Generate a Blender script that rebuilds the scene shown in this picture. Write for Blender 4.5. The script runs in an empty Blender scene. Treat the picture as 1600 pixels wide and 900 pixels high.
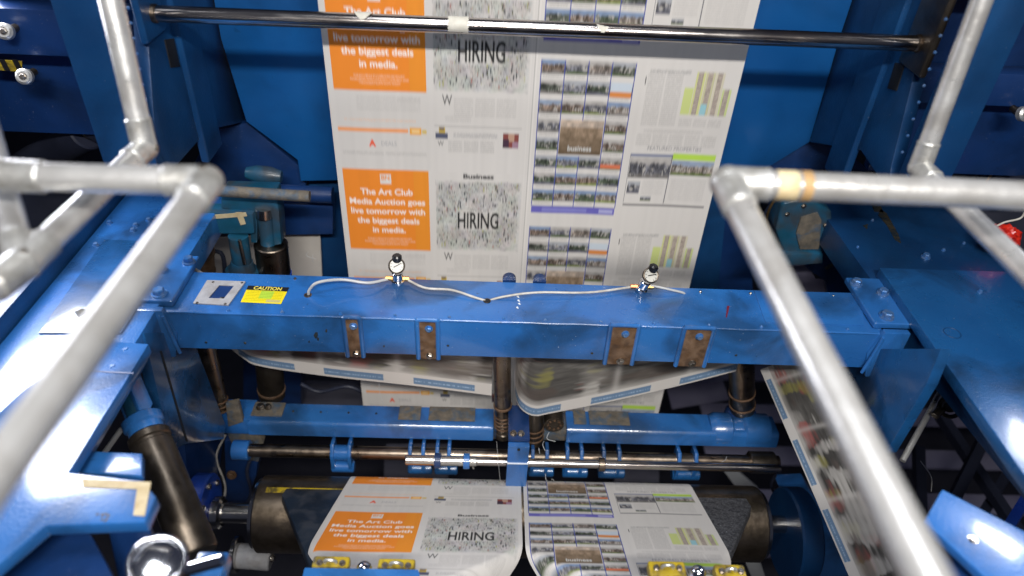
import bpy, bmesh, math, random
import numpy as np
from mathutils import Vector, Matrix

random.seed(7); rng = np.random.default_rng(7)
SC = bpy.context.scene
COL = SC.collection

# ------------------------------------------------------------------ camera
FPX = 1120.0                                   # focal length in pixels of a 1600 px wide frame
_D = np.array([-87, 1477, FPX]); _D /= np.linalg.norm(_D)
_F = np.array([-12, -851, FPX]); _F = _F - _D * _F.dot(_D); _F /= np.linalg.norm(_F)
_X = np.cross(_D, _F); _X /= np.linalg.norm(_X)
ROT = np.array([_X, _F, -_D])
CAMP = np.array([0.0, 0.0, 3.0])
cam_d = bpy.data.cameras.new('camera'); cam = bpy.data.objects.new('camera', cam_d); COL.objects.link(cam)
m3 = np.column_stack([ROT[:, 0], -ROT[:, 1], -ROT[:, 2]])
cam.matrix_world = Matrix.Translation(Vector(CAMP)) @ Matrix([list(r) for r in m3]).to_4x4()
cam_d.sensor_width = 36; cam_d.lens = 36 * FPX / 1600
cam_d.clip_start = 0.02; cam_d.clip_end = 200
cam_d.dof.use_dof = True; cam_d.dof.focus_distance = 2.15; cam_d.dof.aperture_fstop = 1.3
cam_d.dof.aperture_blades = 0
SC.camera = cam
SC.render.resolution_x = 1024; SC.render.resolution_y = 576

# ------------------------------------------------------------------ world and lamps
w = bpy.data.worlds.new('World'); SC.world = w; w.use_nodes = True
bg = w.node_tree.nodes['Background']
bg.inputs[0].default_value = (0.42, 0.48, 0.75, 1); bg.inputs[1].default_value = 0.07
SC.view_settings.view_transform = 'Standard'; SC.view_settings.look = 'None'
SC.view_settings.exposure = 0.0; SC.view_settings.gamma = 1.0

def area(name, loc, target, sx, sy, power, col=(1, 1, 1), spread=180):
    l = bpy.data.lights.new(name, 'AREA'); l.shape = 'RECTANGLE'; l.size = sx; l.size_y = sy
    l.energy = power; l.color = col; l.spread = math.radians(spread)
    o = bpy.data.objects.new(name, l); COL.objects.link(o); o.location = loc
    o.rotation_euler = (Vector(target) - Vector(loc)).to_track_quat('-Z', 'Y').to_euler()
    return o
area('tube_lamp', (0.25, -0.9, 4.15), (0.12, 1.7, 1.6), 1.7, 0.14, 43, (1.0, 0.965, 0.92), 95)
area('ceiling_lamp', (-0.1, 0.6, 5.6), (0.1, 1.4, 1.4), 1.2, 0.8, 20, (0.92, 0.95, 1.0), 100)
area('work_lamp_left', (-1.60, 1.86, 2.47), (-0.95, 1.05, 1.72), 0.62, 0.44, 13, (0.88, 0.9, 1.0), 130)
area('work_lamp_right', (1.88, 1.62, 2.88), (1.0, 0.83, 1.82), 0.3, 0.3, 0.8, (0.88, 0.9, 1.0), 34)

# ------------------------------------------------------------------ geometry in real space
def at(px, py, Y=None, Z=None, X=None, d=None, P=None):
    """point of the sight line on the plane Y=, Z=, X=, at depth d, or on plane P=(point, normal)"""
    r = ROT @ np.array([(px - 800) / FPX, (py - 450) / FPX, 1.0])
    if d is not None: t = d
    elif Y is not None: t = (Y - CAMP[1]) / r[1]
    elif Z is not None: t = (Z - CAMP[2]) / r[2]
    elif X is not None: t = (X - CAMP[0]) / r[0]
    else: t = (np.array(P[0]) - CAMP).dot(P[1]) / r.dot(P[1])
    return Vector(CAMP + r * t)
def V(x, y, z): return Vector((x, y, z))

class G:
    """collects shapes of one mesh"""
    def __init__(s): s.bm = bmesh.new(); s.uv = None
    def prism(s, pts, vec, bevel=0.0, seg=2):
        b = bmesh.new(); vec = Vector(vec)
        a = [b.verts.new(p) for p in pts]; c = [b.verts.new(Vector(p) + vec) for p in pts]
        b.faces.new(a); b.faces.new(c[::-1]); n = len(a)
        for i in range(n): b.faces.new((a[i], c[i], c[(i + 1) % n], a[(i + 1) % n]))
        bmesh.ops.recalc_face_normals(b, faces=b.faces)
        if bevel: bmesh.ops.bevel(b, geom=list(b.edges), offset=bevel, segments=seg, affect='EDGES', profile=0.6)
        s.merge(b); return s
    def merge(s, b):
        me = bpy.data.meshes.new('tmp'); b.to_mesh(me); b.free(); s.bm.from_mesh(me); bpy.data.meshes.remove(me)
    def box(s, x0, x1, y0, y1, z0, z1, bevel=0.0, seg=2):
        return s.prism([V(x0, y0, z0), V(x1, y0, z0), V(x1, y1, z0), V(x0, y1, z0)], V(0, 0, z1 - z0), bevel, seg)
    def obox(s, c, ux, uy, uz, bevel=0.0):          # centre, half axes
        c, ux, uy, uz = map(Vector, (c, ux, uy, uz))
        return s.prism([c - ux - uy - uz, c + ux - uy - uz, c + ux + uy - uz, c - ux + uy - uz], uz * 2, bevel)
    def lathe(s, p0, p1, prof, seg=32):             # prof: (t along axis 0..1, radius)
        p0, p1 = Vector(p0), Vector(p1); ax = (p1 - p0); L = ax.length; ax.normalize()
        u = ax.orthogonal().normalized(); v = ax.cross(u); rings = []
        for t, r in prof:
            c = p0 + ax * (L * t)
            rings.append([s.bm.verts.new(c + u * (r * math.cos(k * math.tau / seg)) + v * (r * math.sin(k * math.tau / seg))) for k in range(seg)])
        fs = []
        for a, b in zip(rings, rings[1:]):
            for k in range(seg): fs.append(s.bm.faces.new((a[k], a[(k + 1) % seg], b[(k + 1) % seg], b[k])))
        fs.append(s.bm.faces.new(rings[0][::-1])); fs.append(s.bm.faces.new(rings[-1]))
        return s
    def cyl(s, p0, p1, r, seg=32, r2=None, ch=0.0):
        r2 = r if r2 is None else r2; L = (Vector(p1) - Vector(p0)).length
        if ch:
            c = ch / L; return s.lathe(p0, p1, [(0, r - ch), (c, r), (1 - c, r2), (1, r2 - ch)], seg)
        return s.lathe(p0, p1, [(0, r), (1, r2)], seg)
    def tube(s, pts, r, seg=10, sub=6):
        pts = smooth_path([Vector(p) for p in pts], sub); rings = []; u = None
        for i, p in enumerate(pts):
            t = (pts[min(i + 1, len(pts) - 1)] - pts[max(i - 1, 0)]).normalized()
            if u is None: u = t.orthogonal().normalized()
            u = (u - t * u.dot(t)).normalized(); v = t.cross(u)
            rr = r(i / (len(pts) - 1)) if callable(r) else r
            rings.append([s.bm.verts.new(p + u * (rr * math.cos(k * math.tau / seg)) + v * (rr * math.sin(k * math.tau / seg))) for k in range(seg)])
        for a, b in zip(rings, rings[1:]):
            for k in range(seg): s.bm.faces.new((a[k], a[(k + 1) % seg], b[(k + 1) % seg], b[k]))
        s.bm.faces.new(rings[0][::-1]); s.bm.faces.new(rings[-1]); return s
    def ball(s, c, r, sc=(1, 1, 1), seg=20):
        b = bmesh.new(); bmesh.ops.create_uvsphere(b, u_segments=seg, v_segments=seg // 2, radius=r)
        for v in b.verts: v.co = Vector((v.co.x * sc[0], v.co.y * sc[1], v.co.z * sc[2])) + Vector(c)
        s.merge(b); return s
    def ring(s, c, ax, R, r, seg=36, ms=10):
        c = Vector(c); ax = Vector(ax).normalized(); u = ax.orthogonal().normalized(); v = ax.cross(u); rings = []
        for k in range(seg):
            a = k * math.tau / seg; d = u * math.cos(a) + v * math.sin(a)
            rings.append([s.bm.verts.new(c + d * (R + r * math.cos(j * math.tau / ms)) + ax * (r * math.sin(j * math.tau / ms))) for j in range(ms)])
        for i in range(seg):
            a, b = rings[i], rings[(i + 1) % seg]
            for k in range(ms): s.bm.faces.new((a[k], a[(k + 1) % ms], b[(k + 1) % ms], b[k]))
        return s
    def hexbolt(s, c, n, r, h):
        c = Vector(c); n = Vector(n).normalized()
        s.lathe(c - n * 0.001, c + n * h * 0.25, [(0, r * 1.35), (1, r * 1.3)], 20)
        s.lathe(c + n * h * 0.2, c + n * h, [(0, r), (0.8, r), (1, r * 0.82)], 6)
        return s

def smooth_path(p, sub):
    if len(p) < 3: return p
    out = []; q = [p[0] * 2 - p[1]] + p + [p[-1] * 2 - p[-2]]
    for i in range(1, len(q) - 2):
        for k in range(sub):
            t = k / sub; a, b, c, d = q[i - 1], q[i], q[i + 1], q[i + 2]
            out.append(0.5 * ((2 * b) + (c - a) * t + (2 * a - 5 * b + 4 * c - d) * t * t + (3 * b - a - 3 * c + d) * t ** 3))
    out.append(p[-1]); return out

WL = {}
def finish(name, me, mat, parent=None, ang=35, origin=None):
    n = len(me.vertices); co = np.empty(n * 3, np.float32); me.vertices.foreach_get('co', co); co = co.reshape(-1, 3)
    c = Vector((co.min(0) + co.max(0)) / 2) if origin is None else Vector(origin)
    co -= np.array(c, np.float32); me.vertices.foreach_set('co', co.ravel()); me.update()
    for p in me.polygons: p.use_smooth = True
    me.set_sharp_from_angle(angle=math.radians(ang))
    me.materials.append(MAT[mat] if isinstance(mat, str) else mat)
    o = bpy.data.objects.new(name, me); COL.objects.link(o); o.location = c; WL[o.name] = c
    if parent:
        o.parent = parent; o.matrix_parent_inverse = Matrix.Translation(-WL[parent.name])
    return o
def obj(name, g, mat, parent=None, ang=35):
    bmesh.ops.recalc_face_normals(g.bm, faces=g.bm.faces)
    me = bpy.data.meshes.new(name); g.bm.to_mesh(me); g.bm.free()
    return finish(name, me, mat, parent, ang)
def tag(o, label, cat, group=None):
    o['label'] = label; o['category'] = cat
    if group: o['group'] = group
    return o
def thing(name, label, cat, loc, group=None):
    o = bpy.data.objects.new(name, None); COL.objects.link(o); o.location = loc; WL[o.name] = Vector(loc)
    o.empty_display_size = 0.05
    return tag(o, label, cat, group)
def single(name, g, mat, label, cat, group=None): return tag(obj(name, g, mat), label, cat, group)
def struct(name, g, mat):
    o = obj(name, g, mat); o['kind'] = 'structure'; return o

# ------------------------------------------------------------------ materials
MAT = {}
def mat(name, base, rough=0.4, metal=0.0, var=None, vs=6.0, grime=None, ga=0.0, gs=9.0, bump=0.0, bs=60.0,
        coat=0.0, rvar=0.0, streak=None, attr=False, spec=0.5, dust=0.0):
    m = bpy.data.materials.new(name); m.use_nodes = True; nt = m.node_tree; N = nt.nodes; Lk = nt.links
    p = N['Principled BSDF']; p.inputs['Roughness'].default_value = rough; p.inputs['Metallic'].default_value = metal
    p.inputs['Base Color'].default_value = (*base, 1); p.inputs['Coat Weight'].default_value = coat
    p.inputs['Coat Roughness'].default_value = 0.12; p.inputs['Specular IOR Level'].default_value = spec
    tc = N.new('ShaderNodeNewGeometry')
    mp = N.new('ShaderNodeMapping'); Lk.new(tc.outputs['Position'], mp.inputs[0])
    if streak: mp.inputs['Scale'].default_value = streak
    def noise(s, det=5, dist=0.0, vec=mp):
        n = N.new('ShaderNodeTexNoise'); n.inputs['Scale'].default_value = s; n.inputs['Detail'].default_value = det
        n.inputs['Distortion'].default_value = dist; Lk.new(vec.outputs[0], n.inputs['Vector']); return n
    def ramp(n, a, b, ca=(0, 0, 0, 1), cb=(1, 1, 1, 1)):
        r = N.new('ShaderNodeValToRGB'); r.color_ramp.elements[0].position = a; r.color_ramp.elements[1].position = b
        r.color_ramp.elements[0].color = ca; r.color_ramp.elements[1].color = cb; Lk.new(n.outputs[0], r.inputs[0]); return r
    def mix(f, a, b):
        x = N.new('ShaderNodeMix'); x.data_type = 'RGBA'; Lk.new(f, x.inputs[0])
        for s_, v_ in ((6, a), (7, b)):
            if isinstance(v_, tuple): x.inputs[s_].default_value = (*v_, 1)
            else: Lk.new(v_, x.inputs[s_])
        return x.outputs[2]
    cur = base
    if attr:
        a = N.new('ShaderNodeAttribute'); a.attribute_name = 'Col'; cur = a.outputs['Color']
    if var: cur = mix(ramp(noise(vs), 0.35, 0.68).outputs[0], cur, var)
    if grime:
        g = ramp(noise(gs, 8, 0.6), 0.47, 0.66); mu = N.new('ShaderNodeMath'); mu.operation = 'MULTIPLY'
        Lk.new(g.outputs[0], mu.inputs[0]); mu.inputs[1].default_value = ga; cur = mix(mu.outputs[0], cur, grime)
        sp = ramp(noise(gs * 14, 3), 0.70, 0.76); mu2 = N.new('ShaderNodeMath'); mu2.operation = 'MULTIPLY'
        Lk.new(sp.outputs[0], mu2.inputs[0]); mu2.inputs[1].default_value = ga * 0.8; cur = mix(mu2.outputs[0], cur, grime)
    if dust:
        sp = ramp(noise(190, 2), 0.73, 0.78); mu2 = N.new('ShaderNodeMath'); mu2.operation = 'MULTIPLY'
        Lk.new(sp.outputs[0], mu2.inputs[0]); mu2.inputs[1].default_value = dust; cur = mix(mu2.outputs[0], cur, (0.55, 0.6, 0.68))
    if not isinstance(cur, tuple): Lk.new(cur, p.inputs['Base Color'])
    if rvar:
        r = ramp(noise(vs * 2.5, 6), 0.3, 0.7, (rough - rvar,) * 3 + (1,), (rough + rvar,) * 3 + (1,)); Lk.new(r.outputs[0], p.inputs['Roughness'])
    if bump:
        b = N.new('ShaderNodeBump'); b.inputs['Strength'].default_value = bump; b.inputs['Distance'].default_value = 0.002
        Lk.new(noise(bs, 4).outputs[0], b.inputs['Height']); Lk.new(b.outputs[0], p.inputs['Normal'])
    MAT[name] = m; return m

mat('machine_blue', (0.019, 0.125, 0.40), 0.33, 0, (0.030, 0.165, 0.47), 3.5, (0.012, 0.04, 0.10), 0.75, 5, 0.35, 150, 0.85, 0.08, dust=0.5)
mat('deck_blue', (0.010, 0.082, 0.25), 0.3, 0, (0.015, 0.115, 0.32), 3.5, (0.008, 0.025, 0.06), 0.75, 5, 0.35, 150, 0.8, 0.08, dust=0.5)
mat('dim_panel_blue', (0.006, 0.080, 0.27), 0.34, 0, (0.009, 0.105, 0.33), 3, (0.005, 0.04, 0.13), 0.5, 3, 0.15, 90, 0.3, 0.06)  # darkened so the paint carries the dimmer light higher up
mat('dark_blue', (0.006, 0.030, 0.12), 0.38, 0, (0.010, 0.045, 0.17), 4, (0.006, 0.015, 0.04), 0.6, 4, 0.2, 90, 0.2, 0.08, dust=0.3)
mat('dim_frame_blue', (0.006, 0.042, 0.135), 0.36, 0, (0.009, 0.066, 0.19), 4, (0.006, 0.03, 0.09), 0.7, 4, 0.3, 140, 0.3, 0.08, dust=0.35)  # frame paint darkened in place of light fading with height
mat('royal_blue', (0.012, 0.05, 0.42), 0.3, 0, (0.02, 0.09, 0.5), 5, (0.01, 0.02, 0.08), 0.5, 5, 0.2, 90, 0.3, 0.05)
mat('teal_paint', (0.007, 0.065, 0.11), 0.42, 0, (0.012, 0.10, 0.20), 9, (0.05, 0.04, 0.03), 0.7, 9, 0.3, 90, 0.15, 0.08)
mat('gritty_metal', (0.11, 0.10, 0.085), 0.7, 0.2, (0.2, 0.17, 0.13), 40, (0.02, 0.1, 0.2), 0.6, 25, 0.8, 160, 0, 0.1)
mat('rusty_plate', (0.13, 0.07, 0.035), 0.6, 0.3, (0.22, 0.14, 0.09), 40, (0.04, 0.025, 0.02), 0.6, 30, 0.4, 150, 0, 0.1)
mat('polished_steel', (0.50, 0.47, 0.45), 0.2, 1, (0.40, 0.36, 0.34), 9, (0.2, 0.11, 0.06), 0.5, 9, 0.05, 200, 0, 0.05, (0.6, 3, 3))
mat('brown_steel', (0.30, 0.25, 0.20), 0.33, 1, (0.20, 0.15, 0.11), 14, (0.06, 0.04, 0.03), 0.6, 12, 0.2, 120, 0, 0.08)
mat('dark_steel', (0.16, 0.135, 0.11), 0.36, 0.9, (0.11, 0.09, 0.07), 12, (0.05, 0.04, 0.03), 0.6, 10, 0.2, 90, 0, 0.08)
mat('bronze_roller', (0.24, 0.19, 0.14), 0.34, 0.95, (0.16, 0.125, 0.09), 16, (0.1, 0.08, 0.05), 0.5, 20, 0.2, 120, 0, 0.06)
mat('bright_steel', (0.62, 0.6, 0.57), 0.24, 1, (0.5, 0.48, 0.45), 20, None, 0, 9, 0.05, 100)
mat('rail_aluminium', (0.76, 0.755, 0.74), 0.32, 0.62, (0.64, 0.635, 0.62), 16, (0.34, 0.31, 0.27), 0.4, 10, 0.25, 75, 0, 0.06)
mat('cast_aluminium', (0.70, 0.70, 0.68), 0.38, 0.65, (0.56, 0.56, 0.54), 30, (0.26, 0.24, 0.2), 0.5, 24, 0.5, 90, 0, 0.08)
mat('masking_tape', (0.50, 0.40, 0.22), 0.7, 0, (0.62, 0.53, 0.34), 40, (0.4, 0.24, 0.1), 0.3, 30, 0.3, 200)
mat('grey_tape', (0.56, 0.54, 0.47), 0.7, 0, (0.66, 0.64, 0.57), 60, None, 0, 9, 0.3, 200)
mat('orange_tape', (0.46, 0.30, 0.13), 0.6, 0, (0.36, 0.22, 0.10), 60)
mat('black_board', (0.010, 0.018, 0.032), 0.42, 0, (0.018, 0.03, 0.05), 10, (0.10, 0.1, 0.11), 0.3, 20, 0.1, 90)
mat('rough_board', (0.03, 0.032, 0.038), 0.7, 0, (0.13, 0.13, 0.14), 190, (0.01, 0.012, 0.016), 0.8, 60, 0.9, 260, dust=0.5)
mat('black_plastic', (0.012, 0.012, 0.014), 0.3, 0)
mat('void_black', (0.006, 0.007, 0.010), 0.7, 0)
mat('near_black', (0.012, 0.015, 0.03), 0.5, 0, (0.025, 0.03, 0.055), 5)
mat('hose', (0.36, 0.34, 0.30), 0.4, 0, (0.62, 0.6, 0.56), 30)
mat('white_hose', (0.46, 0.47, 0.47), 0.35, 0)
mat('brass', (0.72, 0.42, 0.16), 0.3, 1)
mat('copper', (0.6, 0.25, 0.12), 0.35, 1)
mat('chrome', (0.8, 0.8, 0.82), 0.1, 1)
mat('dial_white', (0.58, 0.57, 0.52), 0.4, 0)
mat('grey_paint', (0.38, 0.38, 0.39), 0.5, 0, (0.30, 0.30, 0.31), 40, (0.2, 0.16, 0.12), 0.3, 30, 0.3, 150)
mat('paper_print', (0.7, 0.68, 0.64), 0.55, attr=True, spec=0.35)
mat('label_print', (0.7, 0.7, 0.1), 0.4, attr=True)
mat('blank_paper', (0.52, 0.49, 0.45), 0.65, 0, (0.46, 0.43, 0.40), 8)
mat('yellow_paint', (0.42, 0.31, 0.01), 0.4, 0, (0.36, 0.25, 0.02), 40, (0.05, 0.04, 0.02), 0.95, 30, 0.5, 160)
mat('red_bag', (0.75, 0.03, 0.01), 0.25, 0, (0.5, 0.015, 0.01), 60, None, 0, 9, 1.0, 60, 0.5)
mat('lilac_panel', (0.20, 0.19, 0.28), 0.5, 0, (0.26, 0.25, 0.34), 6)
mat('grey_panel', (0.10, 0.10, 0.13), 0.5, 0, (0.15, 0.15, 0.19), 6)
mat('floor_grey', (0.025, 0.025, 0.035), 0.5, 0, (0.045, 0.045, 0.06), 3)
mat('wall_dark', (0.02, 0.022, 0.035), 0.7, 0, (0.035, 0.038, 0.06), 2)
mat('bolt_blue', (0.03, 0.16, 0.45), 0.3, 0.3, (0.10, 0.2, 0.4), 90, (0.3, 0.28, 0.2), 0.3, 60)
mat('bolt_steel', (0.45, 0.43, 0.40), 0.35, 1, (0.3, 0.25, 0.2), 60)
mat('oil_stain', (0.02, 0.03, 0.04), 0.25, 0, (0.06, 0.05, 0.03), 40)
mat('white_mark', (0.7, 0.75, 0.8), 0.5, 0)
mat('red_mark', (0.14, 0.012, 0.03), 0.5, 0)

def emis(name, col, s):
    m = bpy.data.materials.new(name); m.use_nodes = True; p = m.node_tree.nodes['Principled BSDF']
    p.inputs['Emission Color'].default_value = (*col, 1); p.inputs['Emission Strength'].default_value = s
    p.inputs['Base Color'].default_value = (0.8, 0.8, 0.8, 1); MAT[name] = m
emis('lamp_and_glint_glow', (0.9, 0.92, 1.0), 6.0)

# ------------------------------------------------------------------ printed sheets (drawn into colour attributes)
def text_mask(txt, h, aspect=1.0, bold=0.0):
    """coverage mask of a text, h rows high (cap height), from the built-in font"""
    cu = bpy.data.curves.new('t', 'FONT'); cu.body = txt; cu.size = 1.0; cu.offset = bold; cu.resolution_u = 3
    o = bpy.data.objects.new('t', cu); COL.objects.link(o)
    dg = bpy.context.evaluated_depsgraph_get(); me = bpy.data.meshes.new_from_object(o.evaluated_get(dg))
    me.calc_loop_triangles()
    v = np.array([x.co[:2] for x in me.vertices]); tr = np.array([t.vertices[:] for t in me.loop_triangles])
    bpy.data.objects.remove(o); bpy.data.curves.remove(cu); bpy.data.meshes.remove(me)
    S = 3; k = h * S / 0.70
    x0 = v[:, 0].min(); v = (v - [x0, -0.22]) * [k * aspect, k]
    W = int(v[:, 0].max()) + 3; H = int(0.95 * k) + 3; im = np.zeros((H, W), np.float32)
    for a, b, c in tr:
        A, B, C = v[a], v[b], v[c]
        mnx, mny = np.floor(np.minimum(np.minimum(A, B), C)).astype(int); mxx, mxy = np.ceil(np.maximum(np.maximum(A, B), C)).astype(int) + 1
        mnx = max(mnx, 0); mny = max(mny, 0)
        X, Y = np.meshgrid(np.arange(mnx, min(mxx, W)) + .5, np.arange(mny, min(mxy, H)) + .5)
        if X.size == 0: continue
        def e(P, Q): return (Q[0] - P[0]) * (Y - P[1]) - (Q[1] - P[1]) * (X - P[0])
        e1, e2, e3 = e(A, B), e(B, C), e(C, A)
        ins = ((e1 >= 0) & (e2 >= 0) & (e3 >= 0)) | ((e1 <= 0) & (e2 <= 0) & (e3 <= 0))
        im[mny:mny + ins.shape[0], mnx:mnx + ins.shape[1]][ins] = 1
    im = im[::-1]; H2, W2 = H // S * S, W // S * S
    return im[:H2, :W2].reshape(H2 // S, S, W2 // S, S).mean((1, 3))
def put(img, mask, r, c, col, center=True, a=1.0):
    h, wd = mask.shape; c0 = int(c - wd / 2) if center else int(c); r0 = int(r)
    for i in range(h):
        rr = (r0 + i) % img.shape[0]; c1 = max(c0, 0); c2 = min(c0 + wd, img.shape[1])
        mm = mask[i, c1 - c0:c2 - c0, None] * a
        img[rr, c1:c2] = img[rr, c1:c2] * (1 - mm) + np.array(col) * mm
def noise2(h, wd, sh, sw):
    gh, gw = int(h / sh) + 3, int(wd / sw) + 3; g = rng.random((gh, gw))
    y = np.arange(h) / sh; x = np.arange(wd) / sw; yi = y.astype(int); xi = x.astype(int)
    fy = (y - yi)[:, None]; fx = (x - xi)[None]; fy = fy * fy * (3 - 2 * fy); fx = fx * fx * (3 - 2 * fx)
    return (g[yi][:, xi] * (1 - fy) + g[yi + 1][:, xi] * fy) * (1 - fx) + (g[yi][:, xi + 1] * (1 - fy) + g[yi + 1][:, xi + 1] * fy) * fx
NR, NC, K = 420, 900, 750.0                     # rows per repeat (0.56 m), columns over 1.2 m, samples per metre
PAPER = np.array([0.60, 0.575, 0.545])
def body(img, r0, r1, c0, c1, cols, dark=0.30, lh=5):
    wd = (c1 - c0) / cols
    for k in range(cols):
        a = int(c0 + k * wd + 1); b = int(c0 + (k + 1) * wd - 3)
        for r in range(int(r0), int(r1), lh):
            m = (rng.random(b - a) * 0.5 + 0.5) * dark; m[rng.random(b - a) < 0.12] *= 0.2
            for q, s in ((0, 0.8), (1, 1.0), (2, 0.7)):
                rr = (r + q) % img.shape[0]; img[rr, a:b] *= (1 - m * s)[:, None]
def house(img, r0, r1, c0, c1, kind=0):
    h, wd = int(r1 - r0), int(c1 - c0); t = np.linspace(0, 1, h)[:, None, None]
    sky = np.array([[0.26, 0.32, 0.42], [0.34, 0.35, 0.37], [0.20, 0.27, 0.40], [0.40, 0.38, 0.36]])[rng.integers(4)]
    mid = np.array([[0.10, 0.11, 0.09], [0.20, 0.15, 0.12], [0.08, 0.10, 0.07], [0.26, 0.22, 0.19], [0.15, 0.15, 0.17]])[rng.integers(5)]
    low = np.array([[0.12, 0.16, 0.05], [0.20, 0.24, 0.07], [0.18, 0.17, 0.16], [0.09, 0.12, 0.06], [0.14, 0.14, 0.17]])[rng.integers(5)]
    n = noise2(h, wd, h * 0.45, 5)[..., None]; n2 = noise2(h, wd, h * 0.3, 9)[..., None]; f = noise2(h, wd, 5, 2)[..., None]
    k1 = np.clip((t - (0.12 + 0.22 * n)) * 7, 0, 1); k2 = np.clip((t - (0.68 + 0.18 * n2)) * 8, 0, 1)
    p = sky * (0.85 + .3 * n2) * (1 - k1) + mid * (0.25 + 2.2 * f * n) * k1
    p = p * (1 - k2) + low * (0.7 + .5 * n) * k2
    w = np.clip((n2 - .55) * 6, 0, 1) * np.clip((f - .4) * 4, 0, 1) * k1 * (1 - k2); p = p * (1 - w) + np.array([0.40, 0.38, 0.35]) * w
    for i in range(h): img[(int(r0) + i) % img.shape[0], int(c0):int(c1)] = p[i]
def build_pages():
    im = np.ones((NR, NC, 3)) * PAPER; R = lambda v: v * 750
    # page 1 : orange advertisement
    org = np.array([0.77, 0.235, 0.026]); r1 = R(0.305)
    im[0:int(r1), 14:216] = org
    im[0:int(r1), 180:216] = np.array([0.75, 0.26, 0.026])
    im[12:38, 101:127] = PAPER * 1.12; put(im, text_mask('BN', 12, 0.9, 0.02), 14, 114, org)
    for k, s in enumerate(('The Art Club', 'Media Auction goes', 'live tomorrow with', 'the biggest deals', 'in media.')):
        put(im, text_mask(s, 16, 1.0, 0.022), 50 + k * 27, 115, (0.86, 0.78, 0.72))
    for k, (a, b) in enumerate(((60, 170), (52, 178), (70, 160))):
        m = (rng.random((5, b - a)) > 0.4) * 0.42; put(im, m, 192 + k * 8, (a + b) / 2, (0.86, 0.7, 0.6))
    body(im, r1 + 12, r1 + 46, 60, 205, 1, 0.20, 6); body(im, r1 + 14, r1 + 26, 150, 206, 1, 0.15, 6)
    put(im, (rng.random((5, 160)) > 0.45) * 0.55, r1 + 66, 110, (0.8, 0.42, 0.2))
    ra = int(r1 + 88); im[ra:ra + 9, 14:172] = (0.80, 0.32, 0.12); im[ra - 4:ra + 13, 176:202] = (0.78, 0.36, 0.05)
    im[ra:ra + 9, 180:198] = (0.82, 0.55, 0.25); im[ra:ra + 10, 204:214] = (0.6, 0.45, 0.15)
    put(im, text_mask('A', 16, 0.9, 0.05), ra + 27, 90, (0.75, 0.10, 0.04)); put(im, text_mask('DEALS', 11, 0.8), ra + 30, 128, (0.3, 0.3, 0.32), a=0.8)
    body(im, ra + 58, ra + 66, 18, 216, 2, 0.28, 5)
    # page 2 : business page
    L0, L1 = 232, 438
    put(im, text_mask('Business', 12, 1.25, 0.035), 2, 335, (0.03, 0.03, 0.03))
    a, b = int(R(0.03)), int(R(0.297)); h, wd = b - a, L1 - L0
    n = noise2(h, wd, 30, 26); n2 = noise2(h, wd, 7, 3)
    f = 0.58 - 0.13 * n - 0.13 * n2 + 0.06 * (rng.random((h, wd)) - .5)
    crowd = f[..., None] * np.array([1.0, 0.985, 0.94]) * (0.95 + 0.1 * np.stack([noise2(h, wd, 22, 12) for _ in range(3)], -1))
    for q in range(1500):
        big = q < 110; y, x = rng.integers(0, h - 16), rng.integers(0, wd - 5)
        if not big and n[y, x] < 0.35 and rng.random() < .75: continue
        hh = rng.integers(9, 15) if big else rng.integers(4, 8); c = rng.choice(4, p=[.62, .18, .11, .09])
        cc = np.array([(0.05, 0.055, 0.06), (0.3, 0.3, 0.3), (0.35, 0.14, 0.12), (0.36, 0.36, 0.12)][c]); wv = 3 if big else rng.integers(1, 3)
        al = (0.55 if big else 0.28) + 0.4 * rng.random(); crowd[y:y + hh, x:x + wv] = crowd[y:y + hh, x:x + wv] * (1 - al) + cc * al
    ed = np.minimum(np.minimum(np.arange(wd), wd - 1 - np.arange(wd))[None], np.minimum(np.arange(h), h - 1 - np.arange(h))[:, None] * 1.5)
    ed = np.clip((ed + 14 * noise2(h, wd, 9, 9)) / 16, 0, 1)[..., None]; crowd = crowd * ed + PAPER * (1 - ed)
    crowd[92 - 12:92 + 46, 60:148] = crowd[80:138, 60:148] * 0.35 + np.array(PAPER) * 0.65
    im[a:b, L0:L1] = crowd
    put(im, text_mask("We're still", 9, 0.85), a + 74, 338, (0.12, 0.12, 0.12), a=0.75); put(im, text_mask('HIRING', 46, 0.47, 0.02), a + 84, 336, (0.02, 0.02, 0.02))
    rw = int(R(0.302)); put(im, text_mask('W', 24, 0.62, 0.0), rw + 2, 262, (0.04, 0.04, 0.04)); body(im, rw + 10, rw + 52, 275, 418, 3, 0.26); body(im, rw + 54, rw + 66, 255, 318, 1, 0.22)
    rb = int(R(0.405)); im[rb:rb + 2, 232:430] *= 0.6
    put(im, (rng.random((12, 100)) > 0.35) * 0.5, rb + 16, 325, (0.25, 0.25, 0.26)); body(im, rb + 36, rb + 62, 262, 372, 3, 0.34)
    put(im, text_mask('W', 13, 0.7), rb + 36, 246, (0.05, 0.05, 0.05))
    im[rb + 4:rb + 30, 242:256] = (0.5, 0.36, 0.06); im[rb + 18:rb + 32, 234:262] = (0.08, 0.09, 0.14); im[rb + 4:rb + 12, 243:254] = (0.2, 0.15, 0.1)
    im[rb + 14:rb + 50, 388:424] = (0.22, 0.06, 0.05); im[rb + 14:rb + 34, 400:414] = (0.45, 0.28, 0.2); im[rb + 34:rb + 50, 410:424] = (0.32, 0.2, 0.26); im[rb + 28:rb + 50, 388:402] = (0.06, 0.03, 0.05)
    # page 3 : grid of house pictures, page 4 : properties page, both 0.19 m lower
    o = R(0.19); g0, g1 = 464, 668; rows = 8; rh = R(0.48) / rows; cw = (g1 - g0) / 4
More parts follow.
